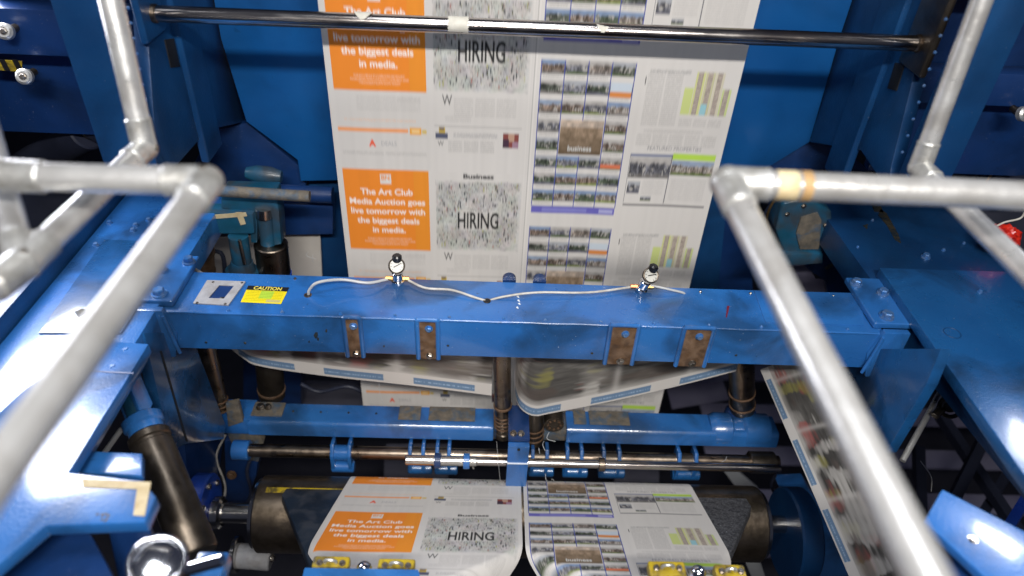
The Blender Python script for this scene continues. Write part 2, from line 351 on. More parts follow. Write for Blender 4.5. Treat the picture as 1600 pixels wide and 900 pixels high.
    for i in range(rows):
        for k in range(4):
            if 3 <= i <= 4 and k in (1, 2): continue
            house(im, o + i * rh, o + i * rh + rh * 0.70, g0 + k * cw + 1, g0 + (k + 1) * cw - 1)
            if rng.random() < .7: body(im, o + i * rh + rh * 0.74, o + (i + 1) * rh - 4, g0 + k * cw + 4, g0 + (k + 1) * cw - 3, 1, 0.32, 4)
    ri = lambda v: int(v) % NR
    for i in range(int(o + rh * 1), int(o + rh * 1.75)): im[i % NR, int(g0 + 3 * cw + 2):g1 - 2] = (0.5, 0.56, 0.62) if i < o + rh * 1.45 else (0.6, 0.22, 0.06)
    for i in range(int(o + rh * 5.4), int(o + rh * 5.62)): im[i % NR, int(g0 + 3 * cw + 2):g1 - 2] = (0.6, 0.16, 0.08)
    c0, c1 = int(g0 + cw + 2), int(g0 + 3 * cw - 2); h = int(rh * 2) - 4; wd = c1 - c0
    t = np.linspace(0, 1, h)[:, None]; n = noise2(h, wd, 12, 9) * 0.7 + noise2(h, wd, 5, 3) * 0.3
    ph = np.stack([0.10 + 0.45 * n * (1.05 - t), 0.07 + 0.33 * n * (1.05 - t), 0.04 + 0.24 * n * (1.05 - t)], -1); ph[:int(h * .22)] += 0.14
    for i in range(h): im[ri(o + 3 * rh + i), c0:c1] = ph[i]
    put(im, text_mask('business', 13, 0.9, 0.02), o + 3 * rh + h - 24, (c0 + c1) / 2, (0.6, 0.6, 0.58))
    navy = (0.05, 0.07, 0.30)
    for k in range(5):
        for i in range(int(rows * rh)):
            if k == 2 and 3 * rh < i < 5 * rh: continue
            x = int(g0 + k * cw); im[ri(o + i), x - 1:x + 1] = navy
    for i in range(int(rows * rh), int(rows * rh + 20)): im[ri(o + i), g0:g1] = (0.13, 0.12, 0.42) if i % 20 else navy
    for i in range(int(rows * rh + 5), int(rows * rh + 16)): im[ri(o + i), 490:600] = (0.2, 0.2, 0.5); im[ri(o + i), 630:664] = (0.36, 0.36, 0.6)
    p0, p1 = 686, 886
    put(im, (rng.random((8, 90)) > 0.4) * 0.6, o + 12, 745, (0.2, 0.2, 0.2)); body(im, o + 22, o + 142, p0 + 10, p0 + 92, 2, 0.33)
    put(im, text_mask('I', 18, 0.8), o + 26, p0 + 8, (0.05,) * 3)
    for k in range(5):
        x = p0 + 96 + k * 21; cc = [(0.52, 0.58, 0.22), (0.55, 0.56, 0.25), (0.5, 0.48, 0.3), (0.56, 0.52, 0.4), (0.5, 0.56, 0.25)][k]
        a = int(o + (50 if k in (0, 4) else 14)); h = int(o + 112) - a
        for i in range(h):
            q = 0.55 + 0.45 * rng.random(17)[:, None]; im[ri(a + i), x:x + 20] = np.array(cc)
            if k not in (0,): im[ri(a + i), x + 4:x + 15] = np.array([0.34, 0.29, 0.25]) * (0.6 + 0.9 * noise2(2, 11, 2, 3)[0][:, None])
        if k == 2:
            for i in range(h - 26, h): im[ri(a + i), x + 1:x + 14] = (0.28, 0.5, 0.55)
    body(im, o + 122, o + 142, p0 + 96, p1 - 4, 3, 0.3); body(im, o + 150, o + 158, p0 + 20, p1 - 40, 1, 0.3); body(im, o + 162, o + 190, p0 + 6, p1 - 6, 5, 0.3)
    put(im, text_mask('FEATURED PROPERTIES', 10, 0.85), o + 190, 786, (0.12, 0.12, 0.14), a=0.8)
    r = o + 212
    for i in range(6): im[ri(r + i), p0:p0 + 98] = (0.12, 0.15, 0.25)
    for i in range(16): im[ri(r - 4 + i), p0 + 100:p1] = (0.42, 0.62, 0.08)
    house(im, r + 8, r + 62, p0 + 2, p0 + 98); house(im, r + 14, r + 52, p0 + 101, p1)
    for i in range(130): im[ri(r + i), p0 + 98:p0 + 100] = (0.1, 0.1, 0.12); im[ri(r + i), p0:p0 + 1] = (0.1, 0.1, 0.12)
    house(im, r + 72, r + 104, p0 + 4, p0 + 34); body(im, r + 68, r + 106, p0 + 38, p0 + 94, 1, 0.2); body(im, r + 62, r + 122, p0 + 106, p1 - 6, 1, 0.2)
    house(im, r + 112, r + 124, p0 + 40, p0 + 66)
    for i in range(5): im[ri(r + 134 + i), p0:p1] = (0.05, 0.05, 0.06) if i < 4 else PAPER
    im[:, 449:451] *= 0.72; im[:, 452:455] *= 1.08; im[:, 440:443] *= 1.05
    k = np.array([.08, .12, .15, .17, .15, .12, .08]); k /= k.sum()                  # soft, slightly smudged ink
    im = sum(kk * np.roll(im, s, 0) for kk, s in zip(k, (-4, -3, -1, 0, 1, 3, 4)))
    im *= (1 + 0.05 * (noise2(NR, NC, 400, 9) - .5))[..., None]
    return im
PAGES = build_pages()

def sheet(name, P, C, mat_, parent=None, thick=0.0):
    """surface from an array of points (rows, cols, 3) with colours of the same shape"""
    r, c, _ = P.shape; me = bpy.data.meshes.new(name); me.vertices.add(r * c); me.vertices.foreach_set('co', P.reshape(-1).astype(np.float32))
    i = (np.arange(r - 1)[:, None] * c + np.arange(c - 1)[None]).ravel(); q = np.stack([i, i + 1, i + c + 1, i + c], 1)
    nf = len(q); me.loops.add(nf * 4); me.loops.foreach_set('vertex_index', q.ravel().astype(np.int32))
    me.polygons.add(nf); me.polygons.foreach_set('loop_start', (np.arange(nf) * 4).astype(np.int32)); me.update(calc_edges=True)
    a = me.color_attributes.new('Col', 'FLOAT_COLOR', 'POINT'); a.data.foreach_set('color', np.concatenate([C, np.ones((r, c, 1))], -1).reshape(-1).astype(np.float32))
    o = finish(name, me, mat_, parent, 180); return o

# ================================================================== THE SETTING
g = G(); g.box(-30, 30, -10, 40, -1.55, -1.5); struct('floor', g, 'floor_grey')
g = G(); g.box(-12, 12, 6.5, 6.7, -1.5, 7); struct('back_wall', g, 'wall_dark')

XL, XR = -0.88, 1.12
# ------------------------------------------------------------------ blue back panels between the side frames
def pix(pl, **k): return [at(x, y, **k) for x, y in pl]
g = G(); g.prism(pix([(318, -90), (1352, -60), (1312, 60), (1265, 222), (1200, 262), (1118, 268), (470, 283), (465, 250), (385, 190), (345, 60)], Y=2.32), V(0, 0.03, 0), 0.003)
g2 = thing('back_panel', 'broad blue steel panel with cut corners behind the tall printed newspaper sheet', 'machine panel', at(800, 270, Y=2.32))
obj('panel', g, 'dim_panel_blue', g2)
g = G(); g.prism(pix([(480, 262), (1142, 262), (1118, 490), (502, 500)], Y=2.40), V(0, 0.03, 0), 0.003)
single('lower_back_panel', g, 'dim_frame_blue', 'darker blue panel hanging lower behind both edges of the tall newspaper sheet', 'machine panel')

# ------------------------------------------------------------------ side frames
def side_frame(left):
    s = -1 if left else 1; X = XL if left else XR
    t = thing('press_frame', ('left' if left else 'right') + ' blue steel side frame that holds the ' + ('left' if left else 'right') + ' ends of the bars and rollers', 'machine frame', V(X, 1.8, 1.0), 'blue side frames')
    g = G()
    if left: P = [(222, -120), (230, 40), (246, 262), (262, 275), (325, 203), (385, 190), (345, 60), (322, -60)]
    else: P = [(1478, -120), (1440, 68), (1392, 262), (1388, 300), (1345, 235), (1265, 222), (1310, 60), (1345, -60)]
    g.prism(pix(P, X=X), V(s * 0.035, 0, 0), 0.003); obj('upper_wall', g, 'dim_frame_blue', t)
    # vertical ribs on the inside of the wall
    for f in (0.45,):
        y = 1.75 + 0.55 * f; g = G(); g.box(X - 0.01 if left else X - 0.016, X + 0.016 if left else X + 0.01, y, y + 0.13, 1.93, 2.7, 0.008, 3); obj('rib', g, 'dim_frame_blue', t)
    # front flange
    g = G(); x0, x1 = (X - 0.135, X + 0.004) if left else (X - 0.004, X + 0.12)
    g.box(x0, x1, 1.705, 1.745, (at(250, 282, Y=1.705) if left else at(1420, 306, Y=1.705)).z, 2.9, 0.004); obj('front_flange', g, 'dim_frame_blue', t)
    # lower wall under the cross beam
    g = G()
    if left: P = [(225, 520), (302, 520), (308, 545), (353, 665), (350, 686), (291, 694), (268, 705), (248, 620)]
    else: P = [(1280, 545), (1470, 545), (1448, 600), (1385, 706), (1340, 730), (1300, 640)]
    g.prism(pix(P, X=X), V(s * 0.03, 0, 0), 0.003); obj('lower_wall', g, 'deck_blue', t)
    if left: g = G(); g.prism(pix([(250, 548), (253, 548), (294, 690), (291, 690)], X=X + .0015), V(-.003, 0, 0)); obj('seam', g, 'void_black', t)
    # slot and screws
    g = G()
    sl = [(258, 62), (272, 60), (282, 104), (268, 106)] if left else [(1398, 98), (1413, 100), (1400, 142), (1386, 138)]
    g.prism(pix(sl, X=X + (0.003 if left else -0.003)), V(s * 0.02, 0, 0), 0.001); obj('slot', g, 'void_black', t)
    for k in range(9):
        px, py = ((200 + k * 4.6, 12 + k * 24) if left else (1478 - k * 8.5, 30 + k * 26))
        p = at(px, py, Y=1.69); g = G(); g.hexbolt(p, V(0, -1, 0), 0.003, 0.002); obj('screw', g, 'bolt_blue', t)
    return t
tl = side_frame(True); tr_ = side_frame(False)

# top ledges of the press that run toward the viewer
g2 = thing('side_ledge', 'left blue ledge with a raised outer step, catching a hard white glare', 'machine frame', at(60, 560, Z=1.7), 'ledges running toward the viewer')
g = G(); g.box(-1.21, -0.885, 0.99, 2.12, 1.66, 1.748, 0.005); obj('inner_deck', g, 'machine_blue', g2)
g = G(); g.box(-1.315, -1.213, 0.80, 2.18, 1.60, 1.80, 0.006); obj('outer_step', g, 'dim_frame_blue', g2)
g = G(); g.prism(pix([(163, 374), (252, 377), (240, 440), (190, 520), (60, 520)], Z=1.7525), V(0, 0, -.004), 0.001); obj('pad_plate', g, 'deck_blue', g2)
for px, py in ((212, 352), (171, 348), (232, 344), (150, 383), (208, 360)):
    g = G(); g.hexbolt(at(px, py, Z=1.749), V(0, 0, 1), 0.007, 0.008); obj('bolt', g, 'bolt_blue', g2)
g = G(); g.prism(pix([(116, 487), (128, 482), (140, 484), (134, 490), (122, 496)], Z=1.7536), V(0, 0, -0.001)); obj('oil_spot', g, 'oil_stain', g2)

g2 = thing('side_ledge', 'right blue ledge with a raised pad, bolts and dark oil streaks', 'machine frame', at(1500, 480, Z=1.7), 'ledges running toward the viewer')
g = G(); g.prism(pix([(1262, 300), (1460, 300), (1660, 480), (1800, 800), (1660, 770), (1497, 580), (1372, 452)], Z=1.75), V(0, 0, -0.10), 0.005); obj('rear_deck', g, 'dim_frame_blue', g2)
g = G(); g.prism(pix([(1374, 418), (1700, 428), (1960, 880), (1640, 800)], Z=1.785), V(0, 0, -0.034), 0.004); obj('raised_pad', g, 'deck_blue', g2)
g = G(); g.box(1.232, 1.27, 0.5, 1.62, 1.69, 1.746, 0.003); obj('side_plate', g, 'dim_frame_blue', g2)
for px, py, r in ((1446, 402, .011), (1531, 456, .006), (1474, 391, .005), (1506, 380, .004), (1363, 344, .004), (1340, 386, .004)):
    g = G(); g.hexbolt(at(px, py, Z=1.7505 if py < 430 else 1.7855), V(0, 0, 1), r, r * 1.3); obj('bolt', g, 'bolt_blue', g2)
for k in range(12):
    f = k / 11; p = at(1395 + 92 * f, 462 + 118 * f, Z=1.757); g = G(); g.hexbolt(p, V(-1, -.4, .3), 0.0035, 0.004); obj('rivet', g, 'bolt_steel', g2)
g = G()
for P in ([(1376, 326), (1386, 334), (1396, 352), (1404, 366), (1408, 380), (1398, 374), (1386, 352), (1372, 336)], [(1362, 320), (1376, 322), (1381, 332), (1366, 330)], [(1348, 352), (1356, 350), (1355, 358)]):
    g.prism(pix(P, Z=1.7515), V(0, 0, -0.001))
obj('oil_streak', g, 'oil_stain', g2)
g = G(); g.ring(at(1488, 520, Z=1.786), V(0, 0, 1), 0.022, 0.0012, 36, 6); obj('worn_ring', g, 'dim_frame_blue', g2)

# ------------------------------------------------------------------ outer panels beyond the frames (upper corners), dimness put into darker paint
def channel(name, label, y, z0, z1, x0, x1, depth, m):
    g = G(); g.box(x0, x1, y, y + depth, z0, z1, 0.006); return single(name, g, m, label, 'machine beam', 'upper corner beams')
g = G(); g.box(-2.6, -1.02, 2.16, 2.2, 1.93, 2.4, 0.004); single('outer_panel', g, 'dark_blue', 'blue panel painted darker for the dim upper left corner, behind the pipe rail post', 'machine panel', 'outer panels')
channel('outer_beam_or_shadow', 'horizontal dark blue beam crossing the upper left corner', 2.04, 2.23, 2.36, -2.6, -1.02, 0.1, 'dark_blue')
channel('outer_beam_or_shadow', 'topmost dark beam in the upper left corner, above the round knob', 1.98, 2.47, 2.62, -2.6, -1.02, 0.14, 'dark_blue')
g = G(); g.box(1.25, 3.0, 2.12, 2.16, 1.93, 2.75, 0.004); single('outer_panel', g, 'dark_blue', 'blue panel painted darker for the dim upper right corner, behind the pipe rail post', 'machine panel', 'outer panels')
channel('outer_beam_or_shadow', 'dark bar put in for the shadow band across the upper right corner', 2.04, 2.20, 2.30, 1.25, 3.0, 0.075, 'dark_blue')  # a cast shadow band, built here as a dark bar
g = G(); g.box(1.15, 3.0, 1.98, 2.1, 2.52, 2.75, 0.004); single('outer_beam_or_shadow', g, 'dark_blue', 'topmost dark beam in the upper right corner', 'machine beam', 'upper corner beams')
for px, py, lab in ((12, 50, 'round grey hand knob at the top of the left edge'), (42, 120, 'round grey hand knob beside the yellow and black striped tape'), (1594, 178, 'round grey knob near the right edge, beyond the pipe post')):
    p = at(px, py, Y=2.0); t = thing('knob', lab, 'knob', p, 'round knobs')
    g = G(); g.cyl(p + V(0, 0.04, 0), p, 0.011, 16); obj('stem', g, 'dark_steel', t)
    g = G(); g.lathe(p + V(0, 0, 0), p + V(0.004, -0.022, 0.01), [(0, 0.018), (0.2, 0.022), (0.8, 0.022), (1, 0.016)], 24); obj('cap', g, 'cast_aluminium', t)
    g = G(); g.hexbolt(p + V(0.004, -0.022, 0.01), V(0.1, -1, 0.4), 0.008, 0.006); obj('nut', g, 'bolt_steel', t)
g = G(); c = at(0, 100, Y=2.03)
t = thing('hazard_tape', 'short strip of yellow and black striped tape at the left edge', 'tape', c)
g = G(); g.prism(pix([(-30, 92), (34, 96), (34, 112), (-30, 108)], Y=2.035), V(0, 0.004, 0)); obj('strip', g, 'yellow_paint', t)
for k in range(3):
    x = -22 + k * 20; g = G(); g.prism(pix([(x, 92.5), (x + 9, 93.2), (x + 18, 111), (x + 9, 110)], Y=2.0335), V(0, 0.001, 0)); obj('black_stripe', g, 'black_plastic', t)

# dark roller and gear near left corner, and right corner
g = thing('idler_roller', 'short black roller in shadow left of the pipe rail post', 'roller', at(95, 225, d=2.6), 'idler rollers in shadow')
a, b = at(40, 262, d=2.7), at(138, 205, d=2.4); q = G(); q.cyl(a, b, 0.06, 32, ch=0.006); obj('barrel', q, 'near_black', g)
q = G(); q.cyl(b, b + (b - a).normalized() * 0.03, 0.03, 24, ch=0.004); obj('journal', q, 'dark_steel', g)
q = G(); q.cyl(b + (b - a).normalized() * 0.03, b + (b - a).normalized() * 0.16 + V(0.03, 0, -0.1), 0.035, 24); obj('bearing_arm', q, 'near_black', g)
g = thing('idler_roller', 'dark roller with pale rings in shadow beyond the right pipe rail', 'roller', at(1540, 265, d=2.4), 'idler rollers in shadow')
a, b = at(1490, 258, d=2.6), at(1600, 300, d=2.4); q = G(); q.lathe(a, b, [(0, .04), (.3, .04), (.32, .05), (.45, .05), (.47, .04), (.8, .04), (.82, .05), (1, .05)], 32); obj('barrel', q, 'near_black', g)
q = G(); q.ring(a + (b - a) * .6, b - a, 0.042, 0.004); obj('ring', q, 'brass', g)

# ------------------------------------------------------------------ main newsprint web
YW = 2.018; xl, z0 = -0.482, 1.9200
rows = int(1.86 * K); Zs = 2.66 - np.arange(rows) / K; Xs = xl + np.arange(NC) / K
ridx = (np.round((z0 - Zs) * K).astype(int)) % NR
P = np.zeros((rows, NC, 3)); P[..., 0] = Xs[None]; P[..., 2] = Zs[:, None]
P[..., 1] = YW + 0.0012 * np.sin(Xs * 23 + 1)[None] + 0.0008 * np.sin(Zs * 9)[:, None]
o = sheet('newsprint_web', P, PAGES[ridx], 'paper_print')
tag(o, 'wide hanging sheet of printed newspaper pages running down behind the upper bar and blue crossbeam', 'newspaper sheet', 'printed newspaper sheets')

# ------------------------------------------------------------------ lower web halves
RC = V(0, 1.517, 0.834); RR = 0.13                                   # big roller centre and radius
slope = math.radians(28)
tdir = np.array([0, -math.cos(slope), math.sin(slope)]); nrm = np.array([0, math.sin(slope), math.cos(slope)])
tan_pt = np.array([0, RC.y, RC.z]) + nrm * (RR + 0.001)
def plane_s(px, py):
    p = np.array(at(px, py, P=(tan_pt, nrm))); return p[0], (p - tan_pt).dot(tdir)
s757 = plane_s(590, 757)[1]; s797 = plane_s(590, 797)[1]; s863 = plane_s(590, 863)[1]
0 and print('lower web s', s757, s797, s863, plane_s(545, 745), plane_s(1080, 757), plane_s(480, 850), plane_s(1140, 862), plane_s(810, 800))
VS = 0.56 / (s863 - s757); v_at0 = 0.305 - s757 * VS
def half(c0, c1, x0, lab, foldl, foldr, tl_, tr2):
    back = int(0.30 * K); fwd = int(0.80 * K); S = (np.arange(-back, fwd)) / K; n = c1 - c0; X = x0 + np.arange(n) / K
    SS, XX = np.meshgrid(S, X, indexing='ij')
    drop = np.zeros_like(SS); XO = XX.copy(); r = 0.045
    for side, s1, tn in ((0, foldl, tl_), (1, foldr, tr2)):
        e0 = (X[0] if side == 0 else X[-1])
        lim = np.maximum(0, SS - s1) ** 1.3 * tn
        if side == 0: xf = e0 + lim; e = np.maximum(0, xf - XX); sg = -1
        else: xf = e0 - lim; e = np.maximum(0, XX - xf); sg = 1
        th = np.minimum(e / r, 1.45); XO = np.where(e > 0, xf + sg * (r * np.sin(th) + np.maximum(0, e - 1.45 * r) * 0.12), XO)
        drop = np.where(e > 0, r * (1 - np.cos(th)) + np.maximum(0, e - 1.45 * r), drop)
    P = np.zeros(SS.shape + (3,)); P[..., 0] = XO
    f = S[:, None]
    thb = np.clip(-f / (RR + .001), 0, math.pi)                        # wraps the roller behind
    base = np.zeros(SS.shape + (3,))
    ang = slope * -1
    for i, s in enumerate(S):
        if s >= 0:
            q = tan_pt + tdir * s
        else:
            a = -s / (RR + .001); a2 = min(a, 1.9)
            d = nrm * math.cos(a2) - tdir * math.sin(a2)
            q = np.array([0, RC.y, RC.z]) + d * (RR + .001) + (a - a2) * (RR) * (-(nrm * math.sin(a2)) - tdir * math.cos(a2))
        base[i, :, 1:] = q[1:]
    P[..., 1] = base[..., 1] - nrm[1] * drop; P[..., 2] = base[..., 2] - nrm[2] * drop
    P[..., 2] += 0.001 * np.sin(XX * 25) * (SS > 0) * np.clip(SS * 5, 0, 1)
    XF = np.clip(S, 0, 1)[:, None]; P[..., 0] += XF * np.interp(XX, [-.46, .13, .75], [-.06, -.03, -.03])
    ri = (np.round((v_at0 + (0.13 if c0 else 0) + S * VS) * K).astype(int)) % NR
    o = sheet('newsprint_web', P, PAGES[ri][:, c0:c1], 'paper_print')
    return tag(o, lab, 'newspaper sheet', 'printed newspaper sheets')
XLW = -0.455
half(0, 448, XLW, 'lower newspaper sheet with the orange advertisement, running over the big roller', 0.39, 0.39, 1.0, 1.7)
half(453, 900, XLW + 453 / K, 'lower newspaper sheet with house pictures and a green band, running over the big roller', 0.39, 0.40, 1.7, 1.1)

# forming boards under the two halves
nn = V(*nrm)
def fboard(P, lab, m, th=0.02, off=0.012):
    g = G(); pl = (tan_pt - nrm * off, nrm); g.prism([at(x, y, P=pl) for x, y in P], nn * -th, 0.006, 3); return single('forming_board', g, m, lab, 'forming board', 'forming boards')
fboard([(440, 772), (452, 756), (640, 752), (640, 905), (492, 905), (474, 858)], 'smooth black forming board under the orange newspaper sheet', 'black_board', 0.03)
fboard([(960, 760), (1160, 768), (1174, 790), (1140, 868), (1120, 905), (960, 905)], 'rough speckled black forming board under the house picture sheet', 'rough_board', 0.04)

# ------------------------------------------------------------------ big roller
t = thing('web_roller', 'big bronze coloured roller that the lower newspaper sheets pass over', 'roller', V(0.12, RC.y, RC.z), 'web rollers')
g = G(); g.lathe(V(-0.755, RC.y, RC.z), V(0.985, RC.y, RC.z), [(0, .09), (0, .124), (0.003, .13), (0.997, .13), (1, .124), (1, .09)], 64); obj('drum', g, 'bronze_roller', t)
g = G(); g.lathe(V(-0.775, RC.y, RC.z), V(-0.752, RC.y, RC.z), [(0, .02), (0, .09), (.3, .117), (1, .122)], 64); obj('end_cap', g, 'bright_steel', t)
g = G(); g.lathe(V(0.982, RC.y, RC.z), V(1.005, RC.y, RC.z), [(0, .122), (.7, .117), (1, .09), (1, .02)], 64); obj('end_cap', g, 'bright_steel', t)
g = G(); g.cyl(V(-0.93, RC.y, RC.z), V(-0.77, RC.y, RC.z), 0.035, 32); obj('journal', g, 'bright_steel', t)
g = G(); g.cyl(V(1.0, RC.y, RC.z), V(1.14, RC.y, RC.z), 0.03, 32); obj('journal', g, 'bright_steel', t)
g = G(); g.lathe(V(-0.925, RC.y, RC.z), V(-0.885, RC.y, RC.z), [(0, .045), (.2, .055), (.8, .055), (1, .045)], 40); obj('collar', g, 'bright_steel', t)
g = G(); pl = at(430, 752, Y=RC.y - 0.02)
for a0 in (1.28,):
    pts = []
    for k in range(7): 
        a = math.radians(86 + k * 1.6); pts.append((math.cos(a), math.sin(a)))
    for (c1, s1), (c2, s2) in zip(pts, pts[1:]):
        r = 0.1308; A = [V(-0.72, RC.y - r * c1, RC.z + r * s1), V(-0.42, RC.y - r * c1, RC.z + r * s1), V(-0.42, RC.y - r * c2, RC.z + r * s2), V(-0.72, RC.y - r * c2, RC.z + r * s2)]
        g.prism(A, V(0, 0, -0.001))
obj('yellow_tape', g, 'yellow_paint', t)
# blue bearing discs
def disc(x0, x1, r, y, z, lab, m, bolts=6):
    t = thing('bearing_disc', lab, 'bearing', V((x0 + x1) / 2, y, z), 'blue bearing discs')
    g = G(); g.lathe(V(x0, y, z), V(x1, y, z), [(0, .04), (0, r - .006), (.1, r), (.9, r), (1, r - .006), (1, .04)], 48); obj('disc', g, m, t)
    for k in range(bolts):
        a = k * math.tau / bolts + 0.3; s = -1 if x0 > 0 else 1; xx = x0 if x0 > 0 else x1
        g = G(); g.hexbolt(V(xx, y + math.cos(a) * r * .72, z + math.sin(a) * r * .72), V(s, 0, 0), 0.009, 0.008); obj('bolt', g, 'bolt_steel', t)
disc(1.085, 1.16, 0.165, RC.y - 0.02, RC.z - .03, 'round blue bearing disc at the right end of the big bronze roller', 'dim_frame_blue', 0)
disc(-0.99, -0.93, 0.105, RC.y + 0.02, RC.z + .02, 'round blue bearing disc at the left end of the big bronze roller', 'royal_blue')
g = G(); g.prism(pix([(1215, 757), (1258, 755), (1290, 805), (1330, 900), (1230, 905), (1248, 830)], Y=1.78), V(0, 0.05, 0), 0.005)
single('bearing_plate', g, 'machine_blue', 'bright blue plate behind the right bearing disc and the striped web edge', 'machine plate')
g = G(); g.prism(pix([(350, 690), (408, 680), (400, 745), (380, 800), (352, 800), (352, 740)], Y=1.80), V(0, 0.06, 0), 0.006)
single('bearing_plate', g, 'dark_blue', 'dark blue plate between the left bearing disc and the big bronze roller', 'machine plate')

# ------------------------------------------------------------------ upper guide bar
a = V(-0.9, 1.878, 2.414); b = V(1.14, 1.878, 2.425)
t = thing('guide_bar', 'long polished steel bar with tape scraps, in front of the sheet near the top', 'bar', (a + b) / 2)
g = G(); g.cyl(a + V(.03, 0, 0), b - V(.03, 0, 0), 0.0205, 40); obj('rod', g, 'polished_steel', t)
for p, q in ((a, a + V(.045, 0, 0)), (b - V(.04, 0, 0), b)):
    g = G(); g.cyl(p, q, 0.0235, 36, ch=0.003); obj('end_sleeve', g, 'brown_steel', t)
def wrap(px, py, w_, m, r=0.0212, rag=0):
    c = at(px, py, Y=1.862).x; g = G(); seg = 26; a0, a1 = (math.radians(60), math.radians(245)) if not rag else (math.radians(60), math.radians(60 + rag))
    z = 2.4195; rows_ = []
    for k in range(seg + 1):
        an = a0 + (a1 - a0) * k / seg; j = 0.0012 * math.sin(k * 1.7); wv = w_ * (1 if not rag else max(0.15, 1 - (k / seg) ** 2 * 0.8))
        rows_.append((V(c - wv / 2 + j, 1.878 + math.cos(an) * r, z + math.sin(an) * r), V(c + wv / 2 + j, 1.878 + math.cos(an) * r, z + math.sin(an) * r)))
    for (p1, p2), (p3, p4) in zip(rows_, rows_[1:]):
        g.bm.faces.new([g.bm.verts.new(x) for x in (p1, p2, p4, p3)])
    bmesh.ops.remove_doubles(g.bm, verts=g.bm.verts, dist=1e-5); obj('tape_scrap', g, m, t)
wrap(566, 27, 0.05, 'grey_tape', rag=95); wrap(716, 40, 0.052, 'grey_tape'); wrap(942, 48, 0.04, 'grey_tape', rag=110)
# little brackets that carry the bar
for left in (True, False):
    X = XL + 0.012 if left else XR - 0.012
    g = G(); g.box(min(X, X - .02 if left else X + .02), max(X, X - .02 if left else X + .02), 1.81, 1.94, 2.355, 2.62, 0.01, 3)
    single('bar_bracket', g, 'dim_frame_blue' if left else 'dark_steel', ('worn blue' if left else 'dark brown') + ' bracket that holds the ' + ('left' if left else 'right') + ' end of the polished bar', 'bracket', 'bar brackets')

# ------------------------------------------------------------------ blue cross beam
BY0, BY1, BZ0, BZ1 = 1.512, 1.70, 1.603, 1.735
t = thing('crossbeam', 'long bright blue box beam crossing the middle, with a caution sticker and four rusty plates', 'beam', V(0.12, 1.6, BZ0))
g = G(); g.box(XL, XR, BY0, BY1, BZ0, BZ1, 0.006, 3); beam = obj('beam_body', g, 'machine_blue', t)
def top(px, py, dz=0.0): return at(px, py, Z=BZ1 + dz)
def front(px, py, dy=0.0): return at(px, py, Y=BY0 - dy)
g = G(); g.tube([V(XL + .02, BY0 + .002, BZ1 - .001)] + [V(XL + .02 + (XR - XL - .04) * k / 40, BY0 + .002 + .0006 * math.sin(k * 2.3), BZ1 - .001 + .0005 * math.sin(k * 1.7)) for k in range(1, 41)], .0038, 10, 2); obj('weld_or_glint_bead', g, 'machine_blue', t)  # bead added along the edge to catch a bright line of light
# service window
outer = [top(324, 439), top(384, 441), top(357, 478), top(302, 475)]; inner = [top(343, 447), top(366, 448), top(350, 468), top(326, 467)]
g = G()
for k in range(4):
    A = [outer[k], outer[(k + 1) % 4], inner[(k + 1) % 4], inner[k]]; g.prism([p + V(0, 0, .0005) for p in A], V(0, 0, 0.003))
wf = obj('window_frame', g, 'grey_paint', t)
g = G(); g.prism([p + V(0, 0, 0.0006) for p in inner], V(0, 0, 0.0008)); obj('recess', g, 'dark_blue', wf)
g = G(); g.ball(top(349, 466), 0.008, (1.4, .6, .4)); obj('plug', g, 'black_plastic', wf)
for px, py in ((333, 441), (378, 442), (352, 475), (308, 473)):
    g = G(); g.hexbolt(top(px, py, .003), V(0, 0, 1), 0.003, 0.0025); obj('screw', g, 'bolt_steel', wf)
# caution sticker
def warp(q, h, wd):
    u = np.linspace(0, 1, wd)[None, :, None]; v = np.linspace(0, 1, h)[:, None, None]; A, B, C, D_ = [np.array(x) for x in q]
    return (A * (1 - u) + B * u) * (1 - v) + (D_ * (1 - u) + C * u) * v
h, wd = 90, 200; C = np.ones((h, wd, 3)) * np.array([0.75, 0.62, 0.01]); C[:24] = (0.01, 0.01, 0.012); put(C, text_mask('CAUTION', 17, 1.25, 0.02), 1, 100, (0.8, 0.66, 0.1))
C[26:66, 76:140] = (0.42, 0.62, 0.05)
body(C, 28, 84, 8, 192, 1, 0.55, 8); C[70:84, 120:190] = C[70:84, 120:190] * .5 + .15
o = sheet('caution_sticker', warp([top(388, 446, .0012), top(452, 449, .0012), top(439, 475, .0012), top(376, 472, .0012)], h, wd), C, 'label_print', t)
# holes
for px, py in ((481, 461), (761, 470)):
    g = G(); p = top(px, py, .0008); g.cyl(p - V(0, 0, .001), p + V(0, 0, .0005), 0.009, 20); ho = obj('hole', g, 'void_black', t)
    g = G(); g.ring(p, V(0, 0, 1), 0.0095, 0.0016, 24, 8); obj('grommet', g, 'brown_steel', ho)
